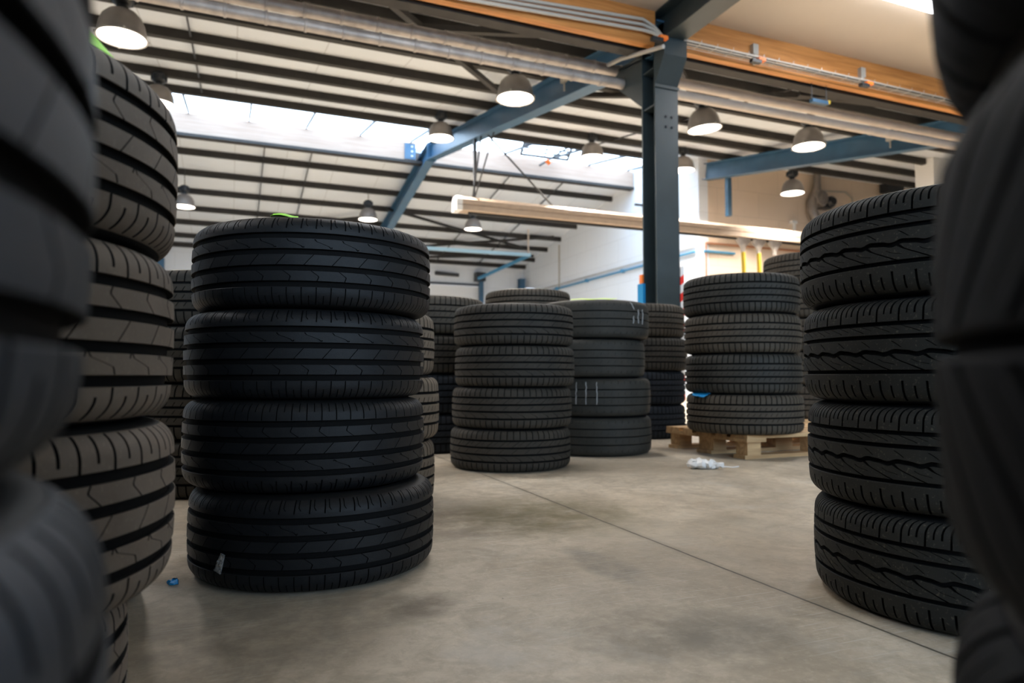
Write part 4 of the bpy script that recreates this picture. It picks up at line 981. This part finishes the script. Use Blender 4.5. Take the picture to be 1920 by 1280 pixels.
# chalk strokes on the smooth stack's tyres
def chalk(tyre, u, v0, v1, R, wpx=3.0, slant=0):
    """stroke following the tread round the tyre"""
    c = tyre.location; V, F = [], []
    n = 8; ang = []
    for k in range(n + 1):
        v = v0 + (v1 - v0) * k / n
        uu = u + slant * k / n + random.uniform(-0.8, 0.8)
        row = []
        for s_ in (-1, 1):
            d = ray(uu + s_ * wpx / 2 * random.uniform(0.6, 1.2), v); o_ = CAM
            ax, ay = o_.x - c.x, o_.y - c.y; A = d.x ** 2 + d.y ** 2; B = 2 * (ax * d.x + ay * d.y); Cq = ax * ax + ay * ay - (R + 0.0012) ** 2
            disc = B * B - 4 * A * Cq
            if disc < 0: return None
            t = (-B - math.sqrt(disc)) / (2 * A); p = o_ + d * t
            rel = p - c; r2 = Vector((rel.x, rel.y, 0)); nn = r2.normalized()
            zz = abs(rel.z); aa = 0.240 / 2 - 0.036
            if zz > aa: rr = R - 0.004 - 0.036 + math.sqrt(max(0, 0.036 ** 2 - (zz - aa) ** 2)) + 0.0015
            else: rr = R - zz * zz / 1.8 + 0.0012
            row.append(Vector((nn.x * rr, nn.y * rr, rel.z)))
        for p in row: V.append(p); 
        for p in row: V.append(p * 0.999)
    for k in range(n):
        b = k * 4; F += [(b, b + 1, b + 5, b + 4), (b + 2, b + 6, b + 7, b + 3), (b, b + 4, b + 6, b + 2), (b + 1, b + 3, b + 7, b + 5)]
    inv = tyre.rotation_euler.to_matrix().inverted()
    o = MB().add([inv @ v for v in V], F).build('chalk_stroke', M['chalk'], tyre); o['label'] = 'white chalk stroke on the tread'
    return o
for u in (1080, 1099, 1119): chalk(s_smooth[1], u, 716, 758, 0.358, 1.7)
for u, v0, v1, sl in ((1184, 566, 580, 6), (1189, 592, 606, -2), (1197, 580, 606, 0), (1205, 580, 608, 0)): chalk(s_smooth[3], u, v0, v1, 0.358, 1.6, sl)
# silver foil sticker on the bottom tyre of the clean stack
def patch(tyre, uvs, R, w, mat, name, lab):
    c = tyre.location; inv = tyre.rotation_euler.to_matrix().inverted(); P_, a_ = tread_profile(R, w)
    def hit(u, v):
        d = ray(u, v); ax, ay = CAM.x - c.x, CAM.y - c.y; A = d.x ** 2 + d.y ** 2; rr = R
        for _ in range(6):
            B = 2 * (ax * d.x + ay * d.y); Cq = ax * ax + ay * ay - rr * rr
            t = (-B - math.sqrt(max(0, B * B - 4 * A * Cq))) / (2 * A); p = CAM + d * t; zz = abs(p.z - c.z)
            a2 = w / 2 - 0.036 * 0.985
            rr = R - zz * zz / 1.8 if zz < a2 else R - a2 * a2 / 1.8 - 0.036 + math.sqrt(max(0, 0.036 ** 2 - (zz - a2) ** 2))
            rr += 0.0008
        return p - c
    rnd = random.Random(5)
    q = [hit(*p) for p in uvs]; nx, ny = 5, 10
    V = []
    for s_ in (0, 1):
        for j in range(ny + 1):
            for i in range(nx + 1):
                u, v = i / nx, j / ny
                a2 = [uvs[0][k] + (uvs[1][k] - uvs[0][k]) * u for k in (0, 1)]; b2 = [uvs[3][k] + (uvs[2][k] - uvs[3][k]) * u for k in (0, 1)]
                p = hit(a2[0] + (b2[0] - a2[0]) * v, a2[1] + (b2[1] - a2[1]) * v); nn = Vector((p.x, p.y, 0)).normalized()
                V.append(inv @ (p + nn * ((0.0012 + rnd.uniform(0, 0.003)) if s_ else -0.0004)))
    n = (nx + 1) * (ny + 1); F = []
    for j in range(ny):
        for i in range(nx):
            qd = (j * (nx + 1) + i, j * (nx + 1) + i + 1, (j + 1) * (nx + 1) + i + 1, (j + 1) * (nx + 1) + i)
            F.append(qd[::-1]); F.append(tuple(x + n for x in qd))
    ring = [i for i in range(nx + 1)] + [j * (nx + 1) + nx for j in range(1, ny + 1)] + [ny * (nx + 1) + i for i in range(nx - 1, -1, -1)] + [j * (nx + 1) for j in range(ny - 1, 0, -1)]
    for i in range(len(ring)):
        x0, x1 = ring[i], ring[(i + 1) % len(ring)]; F.append((x0, x1, x1 + n, x0 + n))
    o = MB().add(V, F).build(name, mat, tyre, 20); o['label'] = lab; return o
patch(s_main[0], [(415, 1037), (422, 1040), (414, 1076), (402, 1068)], 0.312, W1, M['foil'], 'foil_sticker', 'crumpled silver foil sticker')
patch(s_grit[0], [(1854, 1104), (1860, 1106), (1862, 1120), (1857, 1122)], 0.335, W1, M['plastic_film'], 'sticker_remnant', 'pale sticker remnant')
# blue film between pallet tyres
tx, ty, tz = s_pal[1].location; zt_ = tz - 0.2395 / 2
cdir = Vector((tx, ty, 0)).normalized(); sdir = Vector((cdir.y, -cdir.x, 0)); R_ = 0.352
def pr(a, r, z): return Vector((tx, ty, 0)) - cdir * math.cos(math.radians(a)) * r - sdir * math.sin(math.radians(a)) * r + Vector((0, 0, z))
V = []
o = sheet_piece('plastic_film', M['blue_plastic'], [pr(62, 0.325, zt_ + 0.001), pr(34, 0.325, zt_ + 0.001), pr(38, 0.364, zt_ - 0.024), pr(55, 0.364, zt_ - 0.012)], bend=crumple(0.003))
tag(o, 'blue plastic film caught above the bottom tyre on the pallet', 'plastic')
# blue scrap on the floor
p = at_z(324, 1096); rnd = random.Random(2); mb = MB()
mb.lathe([(0.0, 0.0), (0.012, 0.0), (0.013, 0.006), (0.009, 0.012), (0.0, 0.013)], 9)
mb.v = [(x + rnd.uniform(-.003, .003), y * 0.7 + rnd.uniform(-.003, .003), max(0, z + rnd.uniform(-.002, .004))) for x, y, z in mb.v]
tag(mb.build('plastic_scrap', M['blue_plastic'], None, 25, p), 'small crumpled blue plastic scrap on the floor beside the brown stack', 'plastic')
# white crumpled film on the floor
p = at_z(1322, 879); o = empty('plastic_wrap', p); tag(o, 'white crumpled plastic wrap on the floor before the pallet', 'plastic wrap')
rnd = random.Random(9); L_ = 14; pts = []; rr = []
for k in range(L_):
    f = k / (L_ - 1); pts.append(RGT * (-0.085 + 0.17 * f) + fw * (0.02 - 0.04 * f + rnd.uniform(-.012, .012)) + Vector((0, 0, 0.024))); rr.append(0.010 + 0.022 * math.sin(PI * min(1, f * 1.05 + 0.1)) * rnd.uniform(0.6, 1.1))
mb = MB(); mb.tube(pts, rr, 12); mb.v = [(x + rnd.uniform(-.006, .006), y + rnd.uniform(-.006, .006), max(0.0005, z + rnd.uniform(-.008, .010))) for x, y, z in mb.v]
mb.build('wrap_bundle', M['plastic_film'], o, 30)
MB().tube([RGT * 0.075 + Vector((0, 0, 0.012)), RGT * 0.12 + fw * 0.05 + Vector((0, 0, 0.006)), RGT * 0.16 + fw * 0.04 + Vector((0, 0, 0.004)), RGT * 0.2 + fw * 0.07 + Vector((0, 0, 0.004))], 0.003, 6).build('wrap_string', M['plastic_film'], o, 40)

# ------------------------------------------------------------------ light
w = bpy.data.worlds.new('sky'); sc.world = w; w.use_nodes = True
bg = w.node_tree.nodes['Background']; bg.inputs['Color'].default_value = (0.64, 0.79, 1.0, 1); bg.inputs['Strength'].default_value = 2.7
def portal(name, loc, rot, sx, sy):
    l = bpy.data.lights.new(name, 'AREA'); l.shape = 'RECTANGLE'; l.size = sx; l.size_y = sy; l.cycles.is_portal = True
    o = bpy.data.objects.new(name, l); C.objects.link(o); o.location = loc; o.rotation_euler = rot
portal('skylight_portal', ((XL + XW) / 2, 14.12, 5.78), (math.atan(0.165), 0, 0), XW - XL, 2.4)
portal('fill_window_portal', ((wx0 + wx1) / 2, YB - 0.12, (wz0 + wz1) / 2), (PI / 2, 0, 0), wx1 - wx0, wz1 - wz0)
for n_ in bpy.data.objects:
    pass
vs = sc.view_settings; vs.view_transform = 'Standard'; vs.look = 'None'; vs.gamma = 1; vs.use_curve_mapping = False; vs.exposure = 1.75
cy = sc.cycles; cy.use_denoising = True; cy.max_bounces = 10; cy.diffuse_bounces = 6; cy.transparent_max_bounces = 12; cy.sample_clamp_indirect = 8; cy.caustics_reflective = False; cy.caustics_refractive = False
